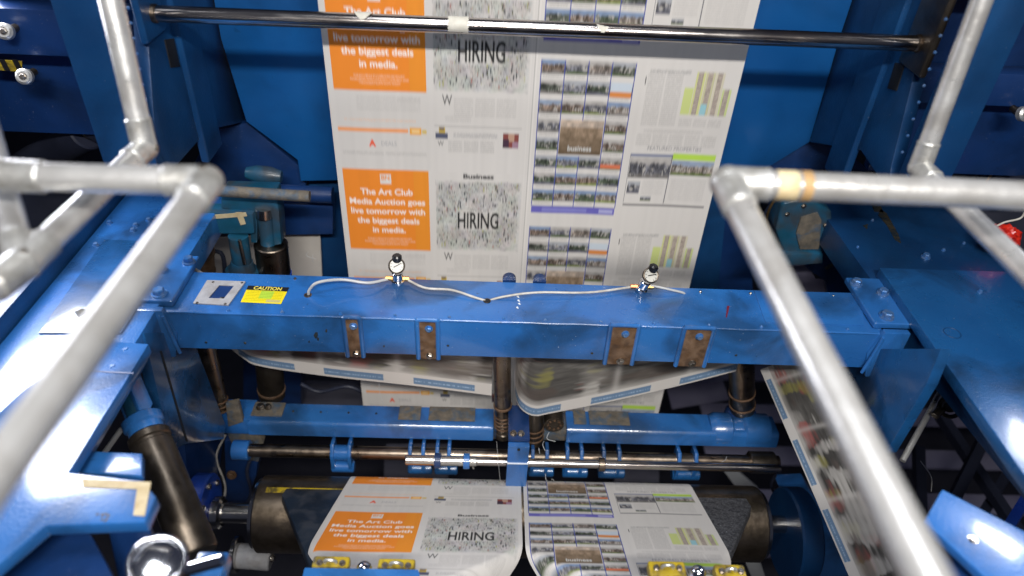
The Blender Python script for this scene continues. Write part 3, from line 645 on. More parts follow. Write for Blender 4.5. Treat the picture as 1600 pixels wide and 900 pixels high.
# rusty plates framed by weld ridges
for (x0, x1, y0, y1) in ((540, 565, 499, 554), (655, 682, 503, 558), (957, 984, 511, 566), (1072, 1097, 515, 568)):
    a, b = front(x0, y0), front(x1, y1); xa, xb = min(a.x, b.x), max(a.x, b.x); zt = a.z; zb = BZ0 - 0.008
    g = G(); g.box(xa, xb, BY0 - 0.006, BY0 + 0.001, zb, zt, 0.002); rp = obj('rusty_plate', g, 'rusty_plate', t)
    g = G(); e = 0.011
    g.tube([V(xa - e / 2, BY0 - 0.003, zb), V(xa - e / 2, BY0 - 0.003, (zb + zt) / 2), V(xa - e / 2, BY0 - 0.003, zt + .002), V(xa, BY0 - .003, zt + 0.01), V(xb, BY0 - .003, zt + 0.01), V(xb + e / 2, BY0 - .003, zt + .002), V(xb + e / 2, BY0 - .003, (zb + zt) / 2), V(xb + e / 2, BY0 - .003, zb)], 0.0068, 10, 5); obj('weld_or_glint_bead', g, 'machine_blue', t)
    for z, m in ((zt - 0.018, 'bolt_blue'), (zb + 0.014, 'bolt_steel')):
        g = G(); g.hexbolt(V((xa + xb) / 2 + .004, BY0 - 0.006, z), V(0, -1, 0), 0.0085, 0.009); obj('bolt', g, m, rp)
# screws along the top edges
for px in (357, 441, 532, 617, 702, 787, 852, 939, 1022, 1108, 1190, 1325):
    g = G(); p = V(at(px, 487 + (px - 400) * .028, Y=BY0 + .014).x, BY0 + 0.014, BZ1); g.hexbolt(p, V(0, 0, 1), 0.0038, 0.005); obj('screw', g, 'bolt_blue', t)
for px in (463, 560, 1093, 1171, 1300):
    g = G(); p = V(at(px, 446 + (px - 400) * .023, Y=BY1 - .02).x, BY1 - 0.02, BZ1); g.hexbolt(p, V(0, 0, 1), 0.0035, 0.004); obj('screw', g, 'bolt_steel', t)
for px, py in ((322, 535), (383, 536), (700, 540), (925, 552), (1150, 555), (1310, 565)):
    g = G(); g.hexbolt(front(px, py), V(0, -1, 0), 0.003, 0.002); obj('screw', g, 'oil_stain', t)
g = G()
for (px, py, r) in ((494, 524, 4), (510, 517, 2), (483, 534, 1.5), (497, 530, 2), (600, 541, 1.5)):
    g.prism(pix([(px + r * math.cos(k) * (.7 + .3 * (k % 2)), py + 1.4 * r * math.sin(k)) for k in (0, 1.1, 2.2, 3.1, 4.2, 5.3)], Y=BY0 - .0006), V(0, .0005, 0))
obj('oil_spot', g, 'oil_stain', t)
g = G()
for px, py in ((809, 463), (810, 469), (811, 474), (808, 480)): g.prism([top(px - 2, py, .0006), top(px + 1, py - 1, .0006), top(px + 2.5, py + 2.5, .0006), top(px, py + 2, .0006)], V(0, 0, .0004))
obj('paint_mark', g, 'white_mark', t)
g = G(); g.prism([top(1136, 478, .0006), top(1140, 478, .0006), top(1136, 496, .0006), top(1134, 496, .0006)], V(0, 0, .0004)); obj('paint_mark', g, 'red_mark', t)
# seam plate on the right end top, end flanges
g = G(); g.prism([top(1178, 455, 0), top(1345, 459, 0), top(1350, 509, 0), top(1196, 505, 0)], V(0, 0, 0.003), 0.001); obj('cover_plate', g, 'machine_blue', t)
for left in (True, False):
    X = XL if left else XR; s = 1 if left else -1
    g = G(); g.prism([V(X - .06 * s, BY0 - .015, BZ0 - .02), V(X + .012 * s, BY0 - .015, BZ0 - .02), V(X + .03 * s, BY0 - .004, BZ0 + .06), V(X + .012 * s, BY0 - .015, BZ1 + .015), V(X - .06 * s, BY0 - .015, BZ1 + .015)], V(0, 0.02, 0), 0.003); obj('end_flange', g, 'machine_blue', t)
    g = G(); g.box(min(X - .10 * s, X + .03 * s), max(X - .10 * s, X + .03 * s), BY0 + .02, BY1 + .05, BZ1 + .002, BZ1 + 0.022, 0.006, 3); fl = obj('end_bracket', g, 'machine_blue', t)
    for y, xo, r in ((BY0 + .05, -.015, .016), (BY1 + .015, .012, .014), (BY1 - .03, -.05, .013)):
        g = G(); g.hexbolt(V(X + xo * s, y, BZ1 + 0.022), V(0, 0, 1), r, 0.018); obj('bolt', g, 'bolt_blue', fl)
    g = G(); g.tube([V(X + .014 * s, BY0 - .017, BZ1), V(X + .022 * s, BY0 - .018, BZ0 + .06), V(X + .03 * s, BY0 - .018, BZ0 + .0)], 0.005, 8, 4); obj('weld_or_glint_bead', g, 'machine_blue', t)
# lifting ears behind the beam
for px in (795, 842):
    g = G(); p = V(at(px, 452, Y=BY1).x, BY1, BZ1); g.cyl(p + V(0, .002, .002), p + V(0, .016, .002), 0.02, 28); obj('lug', g, 'dark_blue', t)

# ------------------------------------------------------------------ pressure gauges and hoses
def gauge(px, tilt, lab, fit):
    b = V(at(px, 447, Z=BZ1).x, BY1 - 0.022, BZ1); t = thing('pressure_gauge', lab, 'gauge', b, 'pressure gauges on the crossbeam')
    up = V(math.sin(tilt), 0.0, math.cos(tilt)).normalized()
    f = V(0.25 * math.sin(tilt) * 2, -0.72, 0.62).normalized()
    g = G(); g.lathe(b, b + up * 0.03, [(0, .014), (.25, .016), (.3, .012), (.9, .013), (1, .010)], 24); obj('regulator_body', g, 'chrome', t)
    c = b + up * 0.047 + f * 0.008
    g = G(); g.lathe(c - f * 0.014, c, [(0, .010), (.25, .0175), (.85, .0185), (1, .017)], 32); ca = obj('case', g, 'chrome' if tilt < .1 else 'black_plastic', t)
    g = G(); g.ring(c, f, 0.0172, 0.0022, 32, 8); obj('rim', g, 'dark_steel', ca)
    g = G(); g.cyl(c - f * .001, c + f * 0.0008, 0.0158, 32); di = obj('dial', g, 'dial_white', ca)
    u = up.cross(f).normalized(); v = f.cross(u)
    g = G(); g.obox(c + f * .0018 + (u * .3 + v * .2) * .006, (u * .85 + v * .5) * .010, (v * .85 - u * .5) * .0011, f * .0004); obj('needle', g, 'black_plastic', di)
    for k in range(9):
        a = math.radians(-45 + k * 33.7); d = u * math.cos(a) + v * math.sin(a); e = f.cross(d)
        g = G(); g.obox(c + f * .0012 + d * .0125, d * .0016, e * .0005, f * .0002); obj('tick', g, 'black_plastic', di)
    kp = c - f * .016 + up * 0.014
    g = G(); g.lathe(kp, kp + up * 0.018, [(0, .008), (.2, .011), (.8, .011), (1, .008)], 20); obj('knob', g, 'black_plastic', t)
    g = G(); g.cyl(b + up * .012 + V(-.028, 0, 0), b + up * .012 + V(-.008, 0, 0), 0.0055, 6); obj('fitting', g, fit, t)
    g = G(); g.cyl(b + up * .012 + V(.008, 0, 0), b + up * .012 + V(.026, 0, 0), 0.0055, 6); obj('fitting', g, 'brass', t)
    t.scale = (1.25, 1.25, 1.25)
    return b
b1 = gauge(621, 0.0, 'upright chrome pressure gauge on the beam, in front of the orange page', 'brass')
b2 = gauge(998, 0.35, 'tilted black pressure gauge on the beam, in front of the properties page', 'copper')
def hose(pts, lab, m, r=0.0034): g = G(); g.tube(pts, r, 10, 6); return single('air_hose', g, m, lab, 'hose', 'air hoses on the crossbeam')
hose([top(482, 462, -.004), top(484, 452, .02), top(498, 441, .045), top(535, 437, .036), top(575, 442, .024), b1 + V(-.026, 0, .012)], 'pale hose arching from the left hole to the upright gauge', 'white_hose', 0.0042)
hose([b1 + V(.026, 0, .012), top(665, 450, .012), top(705, 453, .012), top(740, 464, .008), top(762, 471, -.004)], 'pale hose from the upright gauge to the middle hole', 'hose')
hose([top(762, 470, -.004), top(790, 463, .008), top(840, 457, .014), top(920, 457, .012), b2 + V(-.024, 0, .012)], 'grey hose from the middle hole to the tilted gauge', 'hose')
hose([b2 + V(.028, 0, .02), top(1045, 452, .014), top(1066, 457, .004), top(1070, 460, -.004)], 'short pale hose leaving the right side of the tilted gauge', 'white_hose')
hose([at(268, 402, Y=1.82), at(290, 412, Y=1.78), at(333, 438, Y=1.70), at(336, 441, Y=1.69)], 'thin grey hose dropping to the rear corner of the grey window frame', 'grey_paint', 0.0045)

# ------------------------------------------------------------------ aluminium hand rails
PR = 0.0232; PL = 0.0212
def rail(lab, segs, elbows, grp='aluminium pipe rails', caps=()):
    t = thing('pipe_rail', lab, 'handrail', segs[0][0], grp)
    for a, b, r in segs: g = G(); g.cyl(a, b, r, 40); obj('pipe', g, 'rail_aluminium', t)
    for pts, r in elbows:
        c, dirs = pts; g = G(); g.ball(c, r * 1.06, seg=28); el = obj('elbow', g, 'cast_aluminium', t)
        for d in dirs:
            d = d.normalized(); g = G(); g.lathe(c, c + d * r * 2.5, [(0, r * 1.02), (.86, r), (.94, r * 1.03), (1, r * .95)], 36); obj('socket', g, 'cast_aluminium', el)
            u = d.orthogonal().normalized(); 
        u = (dirs[0].cross(dirs[-1])).normalized(); g = G(); g.hexbolt(c + u * r * 1.02, u, r * .2, r * .12); obj('set_screw', g, 'bolt_steel', el)
    return t
e = at(322, 284, d=1.07); a = at(-60, 272, d=1.07); b = at(-50, 800, d=0.60)
rail('near left pipe rail that bends at an elbow and comes diagonally toward the viewer', [(a, e, PL), (e, b, PL)], [((e, [a - e, b - e]), PL * 1.14), ((at(6, 274, d=1.07), [V(1, 0, 0), V(-1, 0, 0)]), PL * 1.14)])
e = at(1137, 286, d=1.14); a = at(1680, 309, d=1.14); b = at(1490, 985, d=0.66)
t = rail('near right pipe rail with tan tape that bends and comes diagonally toward the viewer', [(a, e, PR), (e, b, PR)], [((e, [a - e, b - e]), PR * 1.14)])
d = (a - e).normalized()
for px, wv, m in ((1187, .017, 'orange_tape'), (1226, .032, 'masking_tape'), (1256, .016, 'orange_tape')):
    c = at(px, 286 + (px - 1137) * .042, d=1.14); g = G(); g.cyl(c - d * wv / 2, c + d * wv / 2, PR + .0012, 36); obj('tape_wrap', g, m, t)
PR = 0.0215
e = at(226, 232, d=1.42); a = at(160, -60, d=1.30); b = at(36, 412, d=1.08); q = at(-80, 500, d=.97); top_ = at(-34, 150, d=1.35)
rail('farther left pipe rail with a tall post and a cross joint at the left edge', [(a, e, PR), (e, b, PR), (b, q, PR), (b, top_, PR)], [((e, [a - e, b - e]), PR * 1.1), ((b, [e - b, q - b, top_ - b]), PR * 1.16)])
e = at(1437, 262, d=1.62); a = at(1556, -60, d=1.42); b = at(1680, 500, d=1.2)
rail('farther right pipe rail with a tall post, passing under the taped rail', [(a, e, PR), (e, b, PR)], [((e, [a - e, b - e]), PR * 1.12)])

# ------------------------------------------------------------------ webs and rollers under the cross beam
def blur_print(h, wd, band):
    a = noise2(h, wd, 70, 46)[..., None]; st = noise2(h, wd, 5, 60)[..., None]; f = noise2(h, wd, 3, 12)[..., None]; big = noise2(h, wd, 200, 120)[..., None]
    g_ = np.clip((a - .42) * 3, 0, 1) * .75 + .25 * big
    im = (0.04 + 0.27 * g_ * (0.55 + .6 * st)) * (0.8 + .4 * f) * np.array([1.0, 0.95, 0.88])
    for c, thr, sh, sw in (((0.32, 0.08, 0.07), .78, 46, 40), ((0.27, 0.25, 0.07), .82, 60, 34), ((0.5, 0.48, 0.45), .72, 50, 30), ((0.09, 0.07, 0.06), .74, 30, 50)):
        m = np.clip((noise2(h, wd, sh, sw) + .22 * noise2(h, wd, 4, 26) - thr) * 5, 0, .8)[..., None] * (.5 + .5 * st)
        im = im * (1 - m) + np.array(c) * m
    x = 40
    while x < wd:
        m = np.exp(-((np.arange(wd) - x) / 6.0) ** 2)[None, :, None] * .5; im = im * (1 - m) + PAPER * .8 * m; x += int(rng.integers(110, 190))
    m = np.clip((np.arange(h) - (h - band - 14)) / 14, 0, 1)[:, None, None] * .6; im = im * (1 - m) + PAPER * m
    im[-band:] = PAPER
    s0, s1 = h - int(band * .76), h - int(band * .2); x = 30
    while x < wd:
        e_ = min(wd, x + 100); im[s0:s1, x:e_] = (0.14, 0.23, 0.36); n = rng.random(e_ - x) > .5
        mid = (s0 + s1) // 2; im[mid - 1:mid + 2, x:e_][:, n] = (0.3, 0.42, 0.58); x += 150
    return im
def ribbon(path, height, band, lab, rows_=None, lean=None):
    """sheet that follows a path of bottom points, standing up by the vector height"""
    pts = smooth_path([Vector(p) for p in path], 14); L = [0]
    for p, q in zip(pts, pts[1:]): L.append(L[-1] + (q - p).length)
    wd = int(L[-1] * 480); hv = Vector(height); h = int(hv.length * 480); xs = np.linspace(0, L[-1], wd)
    A = np.array(pts); B = np.stack([np.interp(xs, L, A[:, k]) for k in range(3)], -1)
    P = B[None] + np.array(hv)[None, None] * (1 - np.linspace(0, 1, h))[:, None, None]
    if lean is not None: P += np.array(lean)[None, None] * (np.linspace(0, 1, wd)[None, :, None]) * (1 - np.linspace(0, 1, h))[:, None, None]
    o = sheet('turned_web', P, blur_print(h, wd, band), 'paper_print')
    return tag(o, lab, 'newspaper sheet', 'turned newspaper sheets under the crossbeam')
ribbon([at(352, 538, Y=1.86), at(380, 560, Y=1.84), at(410, 573, Y=1.82), at(520, 589, Y=1.78), at(640, 602, Y=1.74), at(768, 618, Y=1.70)], V(0, 0.0, 0.30), 26, 'turned newspaper sheet with blue edge marks, left of the central upright roller')
ribbon([at(803, 590, Y=1.80), at(806, 622, Y=1.72), at(815, 640, Y=1.675), at(835, 650, Y=1.655), at(865, 645, Y=1.665), at(960, 626, Y=1.70), at(1060, 603, Y=1.745), at(1150, 580, Y=1.79)], V(0, 0.0, 0.29), 24, 'turned newspaper sheet with blue edge marks, right of the central upright roller')
# sheet on the far right going toward the viewer
LE0, LE1 = at(1188, 578, Y=1.76), at(1352, 960, Y=0.98); RE0, RE1 = at(1300, 560, Y=1.60), at(1520, 960, Y=0.86)
h, wd = 230, 520; C = blur_print(h, wd, 24)
u = np.linspace(0, 1, wd)[None, :, None]; v = np.linspace(0, 1, h)[:, None, None]
P = (np.array(RE0) * (1 - u) + np.array(RE1) * u) * (1 - v) + (np.array(LE0) * (1 - u) + np.array(LE1) * u) * v
P[..., 2] += 0.03 * np.sin(v[..., 0] * math.pi)
o = sheet('turned_web', P, C, 'paper_print'); tag(o, 'turned newspaper sheet slanting down at the right, behind the near right rail', 'newspaper sheet', 'turned newspaper sheets under the crossbeam')

def upright(p0, p1, r, m, lab, rings=(), cap=None, name='upright_roller', ringm='rusty_plate'):
    t = thing(name, lab, 'roller', p0, 'upright turning rollers'); g = G(); g.cyl(p0, p1, r, 40, ch=.003); obj('barrel', g, m, t)
    for f, k in rings:
        c = Vector(p0).lerp(Vector(p1), f); d = (Vector(p1) - Vector(p0)).normalized(); g = G(); g.cyl(c - d * k / 2, c + d * k / 2, r + 0.003, 40, ch=.001); obj('ring', g, ringm, t)
    if cap:
        d = (Vector(p0) - Vector(p1)).normalized(); g = G(); g.cyl(Vector(p0) , Vector(p0) + d * cap[0], cap[1], 36, ch=.004); obj('base', g, cap[2], t)
    return t
zb = 1.13
upright(at(786, 672, Y=1.72), at(784, 520, Y=1.72) , 0.029, 'brown_steel', 'central upright brown steel roller with stacked rings at its foot', ((.28, .010), (.06, .006), (.1, .006), (.14, .006), (.18, .006)), (.03, .03, 'dark_steel'))
upright(at(834, 690, Y=1.75), at(834, 560, Y=1.75), 0.035, 'dark_steel', 'dark upright roller wrapped by the turned sheet right of centre', ((.08, .006), (.14, .006), (.2, .006)), None)
upright(at(345, 640, Y=1.76), at(318, 520, Y=1.80), 0.029, 'brown_steel', 'slim brown upright roller beside the left lower frame wall', ((.02, .006), (.08, .006), (.14, .006)), None)
upright(at(425, 618, Y=1.98), at(418, 545, Y=1.98), 0.05, 'dark_steel', 'thick dark roller under the left end of the left turned sheet', ((.15, .01),), None)
ur = upright(at(1160, 640, Y=1.84), at(1158, 545, Y=1.84), 0.045, 'brown_steel', 'thick brown upright roller under the right end of the crossbeam', ((.1, .008), (.3, .008)), None)
g = G(); p = at(1160, 642, Y=1.84); g.lathe(p + V(0, 0, -.09), p + V(0, 0, .0), [(0, .045), (.2, .06), (.8, .06), (1, .05)], 36); obj('foot', g, 'dark_blue', ur)

# ------------------------------------------------------------------ lower blue beam
t = thing('lower_beam', 'lower blue beam with gritty patches, below the turned newspaper sheets', 'beam', V(.1, 1.8, 1.0))
LZ = 1.055
def lowbeam(xa, xb, name='beam_section'):
    g = G(); pr = [(1.83, LZ), (1.745, LZ), (1.735, LZ - .01), (1.725, LZ - .055), (1.745, LZ - .075), (1.83, LZ - .08)]
    g.prism([V(xa, y, z) for y, z in pr], V(xb - xa, 0, 0), 0.004); obj(name, g, 'machine_blue', t)
x = lambda px, py=655: at(px, py, Y=1.74).x
lowbeam(x(385), x(772)); lowbeam(x(888), x(1228))
g = G(); g.box(x(770), x(890), 1.75, 1.83, .98, LZ - .02, .004); obj('middle_block', g, 'gritty_metal', t)
for a_, b_ in ((388, 437), (620, 655), (668, 742), (900, 920), (925, 990)):
    g = G(); g.box(x(a_), x(b_), 1.762, 1.828, LZ + .0005, LZ + .006, .002); obj('gritty_patch', g, 'gritty_metal', t)
g = G(); g.box(x(340), x(390), 1.74, 1.84, .985, LZ + .005, .006); obj('left_end', g, 'machine_blue', t)
g = G(); g.lathe(V(x(1120), 1.79, 1.02), V(x(1215), 1.79, 1.02), [(0, .05), (.1, .062), (.35, .062), (.4, .05), (.55, .05), (.6, .062), (1, .062)], 36); obj('right_bearing', g, 'machine_blue', t)
g = G(); g.hexbolt(V(x(400), 1.80, LZ + .006), V(0, 0, 1), .012, .016); obj('bolt', g, 'bolt_steel', t)
g = G(); g.hexbolt(V(x(412), 1.80, LZ + .006), V(0, 0, 1), .009, .016); obj('bolt', g, 'bolt_steel', t)
for left, cx in ((1, 866),):
    g = G(); c = at(cx, 664, Y=1.72); g.cyl(c, c + V(0, .06, 0), .035, 20); gw = obj('worn_hub', g, 'dark_steel', t)
    for k in range(8):
        a_ = k * math.tau / 8; q = G(); q.cyl(c + V(math.cos(a_) * .022, -.003, math.sin(a_) * .022), c + V(math.cos(a_) * .022, .002, math.sin(a_) * .022), .004, 10); obj('hub_pin', q, 'rusty_plate', gw)

# greasy bits at the left end of the lower beam
g = G(); g.prism(pix([(350, 668), (392, 664), (412, 690), (404, 722), (372, 716)], Y=1.765), V(0, .03, 0), .005); gb = obj('greasy_end_plate', g, 'gritty_metal', t)
g = G(); g.prism(pix([(352, 632), (372, 628), (380, 660), (356, 668)], Y=1.735), V(0, .02, 0), .005); obj('grease_pad', g, 'gritty_metal', t)
g = G(); g.hexbolt(at(362, 742, Y=1.74), V(0, -1, .3), .014, .014); obj('bolt', g, 'rusty_plate', t)
for k in range(5): g = G(); g.cyl(V(x(452 + 44 * k), 1.79, LZ), V(x(452 + 44 * k), 1.79, LZ + .003), .004, 12); obj('screw', g, 'oil_stain', t)
def cable(pts, r_, m, lab, Yc=None):
    g = G(); g.tube([at(a_, b_, Y=c_) for a_, b_, c_ in pts], r_, 10, 6); return single('cable', g, m, lab, 'cable', 'cables in the machinery')
cable([(345, 800, 1.7), (352, 760, 1.75), (338, 715, 1.78), (352, 680, 1.8)], .004, 'hose', 'thin pale cable beside the left bearing disc')
cable([(378, 800, 1.72), (392, 770, 1.75), (386, 735, 1.76), (400, 700, 1.79)], .006, 'near_black', 'black cable curling below the left end of the brown shaft')
cable([(470, 600, 2.1), (500, 612, 2.1), (545, 604, 2.1), (580, 622, 2.1)], .008, 'near_black', 'black cable sagging behind the left turned sheet')
cable([(1200, 400, 2.2), (1192, 350, 2.2), (1210, 315, 2.2), (1240, 300, 2.2)], .009, 'near_black', 'black cable bending over the left side of the teal gearbox')
cable([(1185, 420, 2.15), (1205, 380, 2.15), (1198, 340, 2.15), (1216, 300, 2.15)], .005, 'brass', 'thin brass pipe left of the teal gearbox')
cable([(1290, 420, 2.2), (1318, 400, 2.2), (1330, 370, 2.2), (1300, 330, 2.2)], .007, 'dark_steel', 'dark flexible pipe right of the teal gearbox')
cable([(290, 470, 2.1), (300, 410, 2.1), (345, 395, 2.1), (352, 450, 2.1)], .008, 'near_black', 'black cable looping in front of the reddish brown roller')
cable([(1225, 790, 1.75), (1205, 760, 1.78), (1212, 735, 1.8), (1180, 715, 1.8)], .006, 'near_black', 'black cable above the right bearing disc')

# ------------------------------------------------------------------ shafts
SY, SZ = 1.70, 0.935
def sx(px, py=708): return at(px, py, Y=SY).x
zsh = at(500, 706, Y=SY).z
t = thing('brown_shaft', 'thick brown shaft with blue clamps, just below the lower blue beam', 'shaft', V(0, SY, zsh))
g = G(); g.cyl(V(sx(386), SY, zsh), V(sx(1222), SY, zsh + .004), 0.0235, 36); obj('rod', g, 'brown_steel', t)
g = G(); g.cyl(V(sx(366), SY, zsh), V(sx(392), SY, zsh), 0.036, 36, ch=.003); obj('end_bearing', g, 'machine_blue', t)
g = G(); g.cyl(V(sx(1175), SY, zsh), V(sx(1215), SY, zsh), 0.04, 36, ch=.003); obj('end_bearing', g, 'dark_steel', t)
for k in range(6): g = G(); g.cyl(V(sx(1150 + k * 5), SY, zsh), V(sx(1152 + k * 5), SY, zsh), 0.026, 30); obj('thread_ring', g, 'dark_steel', t)
def clamp(px, wpx, lab_, big=False):
    xa, xb = sx(px - wpx / 2), sx(px + wpx / 2); c = thing('shaft_clamp', lab_, 'clamp', V((xa + xb) / 2, SY, zsh), 'blue clamps on the brown shaft')
    for a_ in (xa, xb - .013):
        g = G(); g.prism([V(a_, SY - .036, zsh - .05), V(a_, SY + .034, zsh - .05), V(a_, SY + .034, zsh + .045), V(a_, SY - .01, zsh + .052), V(a_, SY - .036, zsh + .02)], V(.013, 0, 0), .003); obj('cheek', g, 'machine_blue', c)
    g = G(); g.cyl(V(xa + .002, SY, zsh), V(xb - .002, SY, zsh), 0.0275, 30); obj('hub', g, 'dark_steel' if not big else 'machine_blue', c)
    g = G(); g.cyl(V(xa - .004, SY - .012, zsh - .062), V(xb + .004 + (.02 if not big else 0), SY - .012, zsh - .062), 0.022, 28, ch=.004); obj('lower_roller', g, 'deck_blue' if not big else 'machine_blue', c)
clamp(535, 32, 'blue forked clamp on the brown shaft, leftmost, clear of the thin bright shaft', True)
clamp(652, 26, 'blue forked clamp over the left tip of the thin bright shaft'); clamp(693, 24, 'blue forked clamp between the left collars of the thin bright shaft')
clamp(843, 28, 'blue forked clamp just right of the blue upright bracket'); clamp(897, 28, 'blue forked clamp left of the middle collar of the bright shaft')
clamp(955, 30, 'blue forked clamp right of the middle collar of the bright shaft'); clamp(1074, 32, 'blue forked clamp nearest the right end of the bright shaft')
y2 = 1.62; z2 = at(700, 720, Y=y2).z; z3 = at(1150, 732, Y=y2).z; xx = lambda px: at(px, 724, Y=y2).x
t = thing('thin_shaft', 'thin bright steel shaft with narrow collars, in front of the brown shaft', 'shaft', V(.3, y2, z2))
g = G(); g.cyl(V(xx(634), y2, z2), V(xx(745), y2, z2), 0.0175, 32, ch=.002); obj('sleeve', g, 'bright_steel', t)
g = G(); g.cyl(V(xx(740), y2, z2), V(xx(1222), y2, z2), 0.0145, 32); obj('rod', g, 'polished_steel', t)
for px, r, m in ((684, .026, 'dark_blue'), (729, .027, 'machine_blue'), (940, .024, 'brown_steel')):
    g = G(); g.cyl(V(xx(px - 5), y2, z2), V(xx(px + 5), y2, z2), r, 32, ch=.002); obj('collar', g, m, t)
g = G(); g.cyl(V(xx(738), y2, z2), V(xx(740), y2 - .01, z2 - .026), .004, 10); obj('set_screw', g, 'bolt_steel', t)
# blue upright bracket
g2 = thing('blue_bracket', 'narrow bright blue upright bracket in the centre, in front of the thin shaft', 'bracket', at(808, 720, Y=1.56))
g = G(); a, b = at(794, 690, Y=1.58), at(821, 760, Y=1.58); g.box(a.x, b.x, 1.56, 1.58, b.z, a.z, .003); obj('plate', g, 'machine_blue', g2)
g = G(); g.box(a.x, b.x, 1.5555, 1.5602, a.z - .085, a.z - .082, 0); obj('edge_line', g, 'white_mark', g2)
g = G(); g.box(a.x, b.x, 1.58, 1.73, a.z - .002, a.z + .016, .003); obj('top_arm', g, 'dark_blue', g2)
for px in (802, 814): g = G(); g.hexbolt(V(at(px, 682, Y=1.60).x, 1.60, a.z + .016), V(0, 0, 1), .009, .012); obj('bolt', g, 'bolt_steel', g2)
g = G(); c = V((a.x + b.x) / 2, 1.5555, a.z - .012); g.cyl(c, c + V(0, .003, 0), .005, 16); obj('hole', g, 'void_black', g2)

# stray paper fibres
random.seed(3)
for k, (px, py) in enumerate(((850, 690), (858, 678), (842, 700), (852, 742), (862, 745), (488, 400), (482, 392), (1135, 712))):
    p = at(px, py, Y=1.6 if px < 1000 and px > 500 else (2.2 if px < 500 else 1.6)); q = [p + V(random.uniform(-.012, .012) * i, random.uniform(-.01, .01), -.018 * i) for i in range(3)]
    g = G(); g.tube(q, .0011, 5, 4); single('paper_shred', g, 'white_hose', 'thin curled shred of paper caught in the machinery', 'paper shred', 'paper shreds')
for i, (pp, lab) in enumerate((([(592, 598), (594, 618), (600, 632)], 'thin white thread hanging below the left turned sheet'), ([(776, 690), (778, 715), (782, 755)], 'thin white thread hanging left of the blue upright bracket'))):
    g = G(); g.tube(pix(pp, Y=1.6), .0007, 5, 4); single('thread', g, 'white_hose', lab, 'thread', 'loose threads')

# ------------------------------------------------------------------ roller cluster behind the beam, left
c0 = at(380, 250, Y=2.2)
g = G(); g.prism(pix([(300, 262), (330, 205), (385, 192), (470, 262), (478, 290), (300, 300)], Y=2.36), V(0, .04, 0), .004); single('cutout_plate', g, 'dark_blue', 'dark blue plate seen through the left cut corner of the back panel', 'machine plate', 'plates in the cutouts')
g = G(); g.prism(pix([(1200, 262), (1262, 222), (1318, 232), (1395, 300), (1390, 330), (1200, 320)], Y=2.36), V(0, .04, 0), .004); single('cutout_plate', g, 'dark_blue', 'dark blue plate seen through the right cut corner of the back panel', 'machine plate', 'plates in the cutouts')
g = G(); g.prism(pix([(288, 690), (350, 688), (342, 742), (318, 800), (296, 770)], X=-1.0), V(-.03, 0, 0), .004); single('lower_bearing_plate', g, 'dark_blue', 'dark rounded blue plate between the thick leaning roller and the left bearing disc', 'machine plate')
g = thing('cross_tube', 'brown and blue horizontal tube over the left roller brackets', 'tube', at(420, 305, Y=1.97), 'tubes behind the brackets')
q = G(); q.cyl(at(340, 298, Y=1.97), at(484, 307, Y=1.97), .018, 30); obj('tube', q, 'gritty_metal', g)
q = G(); q.cyl(at(425, 300, Y=2.26), at(520, 305, Y=2.26), .03, 30); obj('sleeve', q, 'dark_blue', g)
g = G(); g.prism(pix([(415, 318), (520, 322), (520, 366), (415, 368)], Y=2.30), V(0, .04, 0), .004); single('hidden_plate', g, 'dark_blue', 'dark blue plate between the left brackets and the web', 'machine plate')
g = G(); g.prism(pix([(330, 372), (500, 362), (505, 470), (320, 470)], Y=2.36), V(0, .003, 0)); single('blank_sheet', g, 'blank_paper', 'pale blank paper behind the left roller brackets', 'paper', 'blank paper behind the brackets')
g = G(); g.prism(pix([(1220, 418), (1262, 414), (1275, 436), (1305, 436), (1300, 500), (1225, 500)], Y=2.3), V(0, .003, 0)); single('blank_sheet', g, 'lilac_panel', 'lilac grey sheet behind the right end of the crossbeam', 'paper', 'blank paper behind the brackets')
t = thing('roller_bracket', 'worn teal bracket arm with brown tape, behind the left beam end', 'bracket', at(375, 400, Y=2.0), 'roller brackets')
g = G(); g.prism(pix([(300, 330), (395, 334), (398, 366), (300, 366)], Y=2.0), V(0, .06, 0), .008); obj('arm', g, 'teal_paint', t)
g = G(); g.prism(pix([(321, 337), (384, 332), (386, 338), (322, 343)], Y=1.997), V(0, .002, 0)); obj('tape', g, 'masking_tape', t)
g = G(); g.prism(pix([(368, 332), (378, 332), (384, 350), (376, 352)], Y=1.996), V(0, .002, 0)); obj('tape', g, 'masking_tape', t)
g = G(); g.cyl(at(372, 368, Y=2.0), at(379, 415, Y=2.0), .032, 30); obj('post', g, 'teal_paint', t)
g = G(); g.cyl(at(374, 375, Y=1.965), at(382, 412, Y=1.965), .006, 12); obj('rod', g, 'bright_steel', t)
g = G(); g.lathe(at(379, 432, Y=2.0), at(378, 408, Y=2.0), [(0, .05), (.4, .055), (.5, .045), (1, .035)], 36); obj('foot', g, 'teal_paint', t)
g = G(); g.cyl(at(380, 470, Y=2.0), at(379, 432, Y=2.0), .053, 36); obj('roller_head', g, 'teal_paint', t)
t = thing('roller_bracket', 'blue forked bracket over the brown roller, left of the web', 'bracket', at(415, 340, Y=2.05), 'roller brackets')
g = G(); g.prism(pix([(345, 298), (430, 300), (436, 330), (440, 382), (428, 384), (424, 334), (402, 334), (402, 380), (392, 380), (388, 330), (345, 326)], Y=2.02), V(0, .07, 0), .006); obj('fork', g, 'teal_paint', t)
g = G(); g.cyl(at(412, 324, Y=2.03), at(413, 338, Y=2.03), .028, 28); obj('pin', g, 'bright_steel', t)
g = G(); g.cyl(at(414, 338, Y=2.04), at(420, 384, Y=2.04), .026, 28); obj('spindle', g, 'teal_paint', t)
upright(at(434, 470, Y=2.04), at(423, 380, Y=2.04), .056, 'brown_steel', 'brown upright roller with a blue band, below the blue forked bracket', ((.45, .03),), None, ringm='royal_blue')
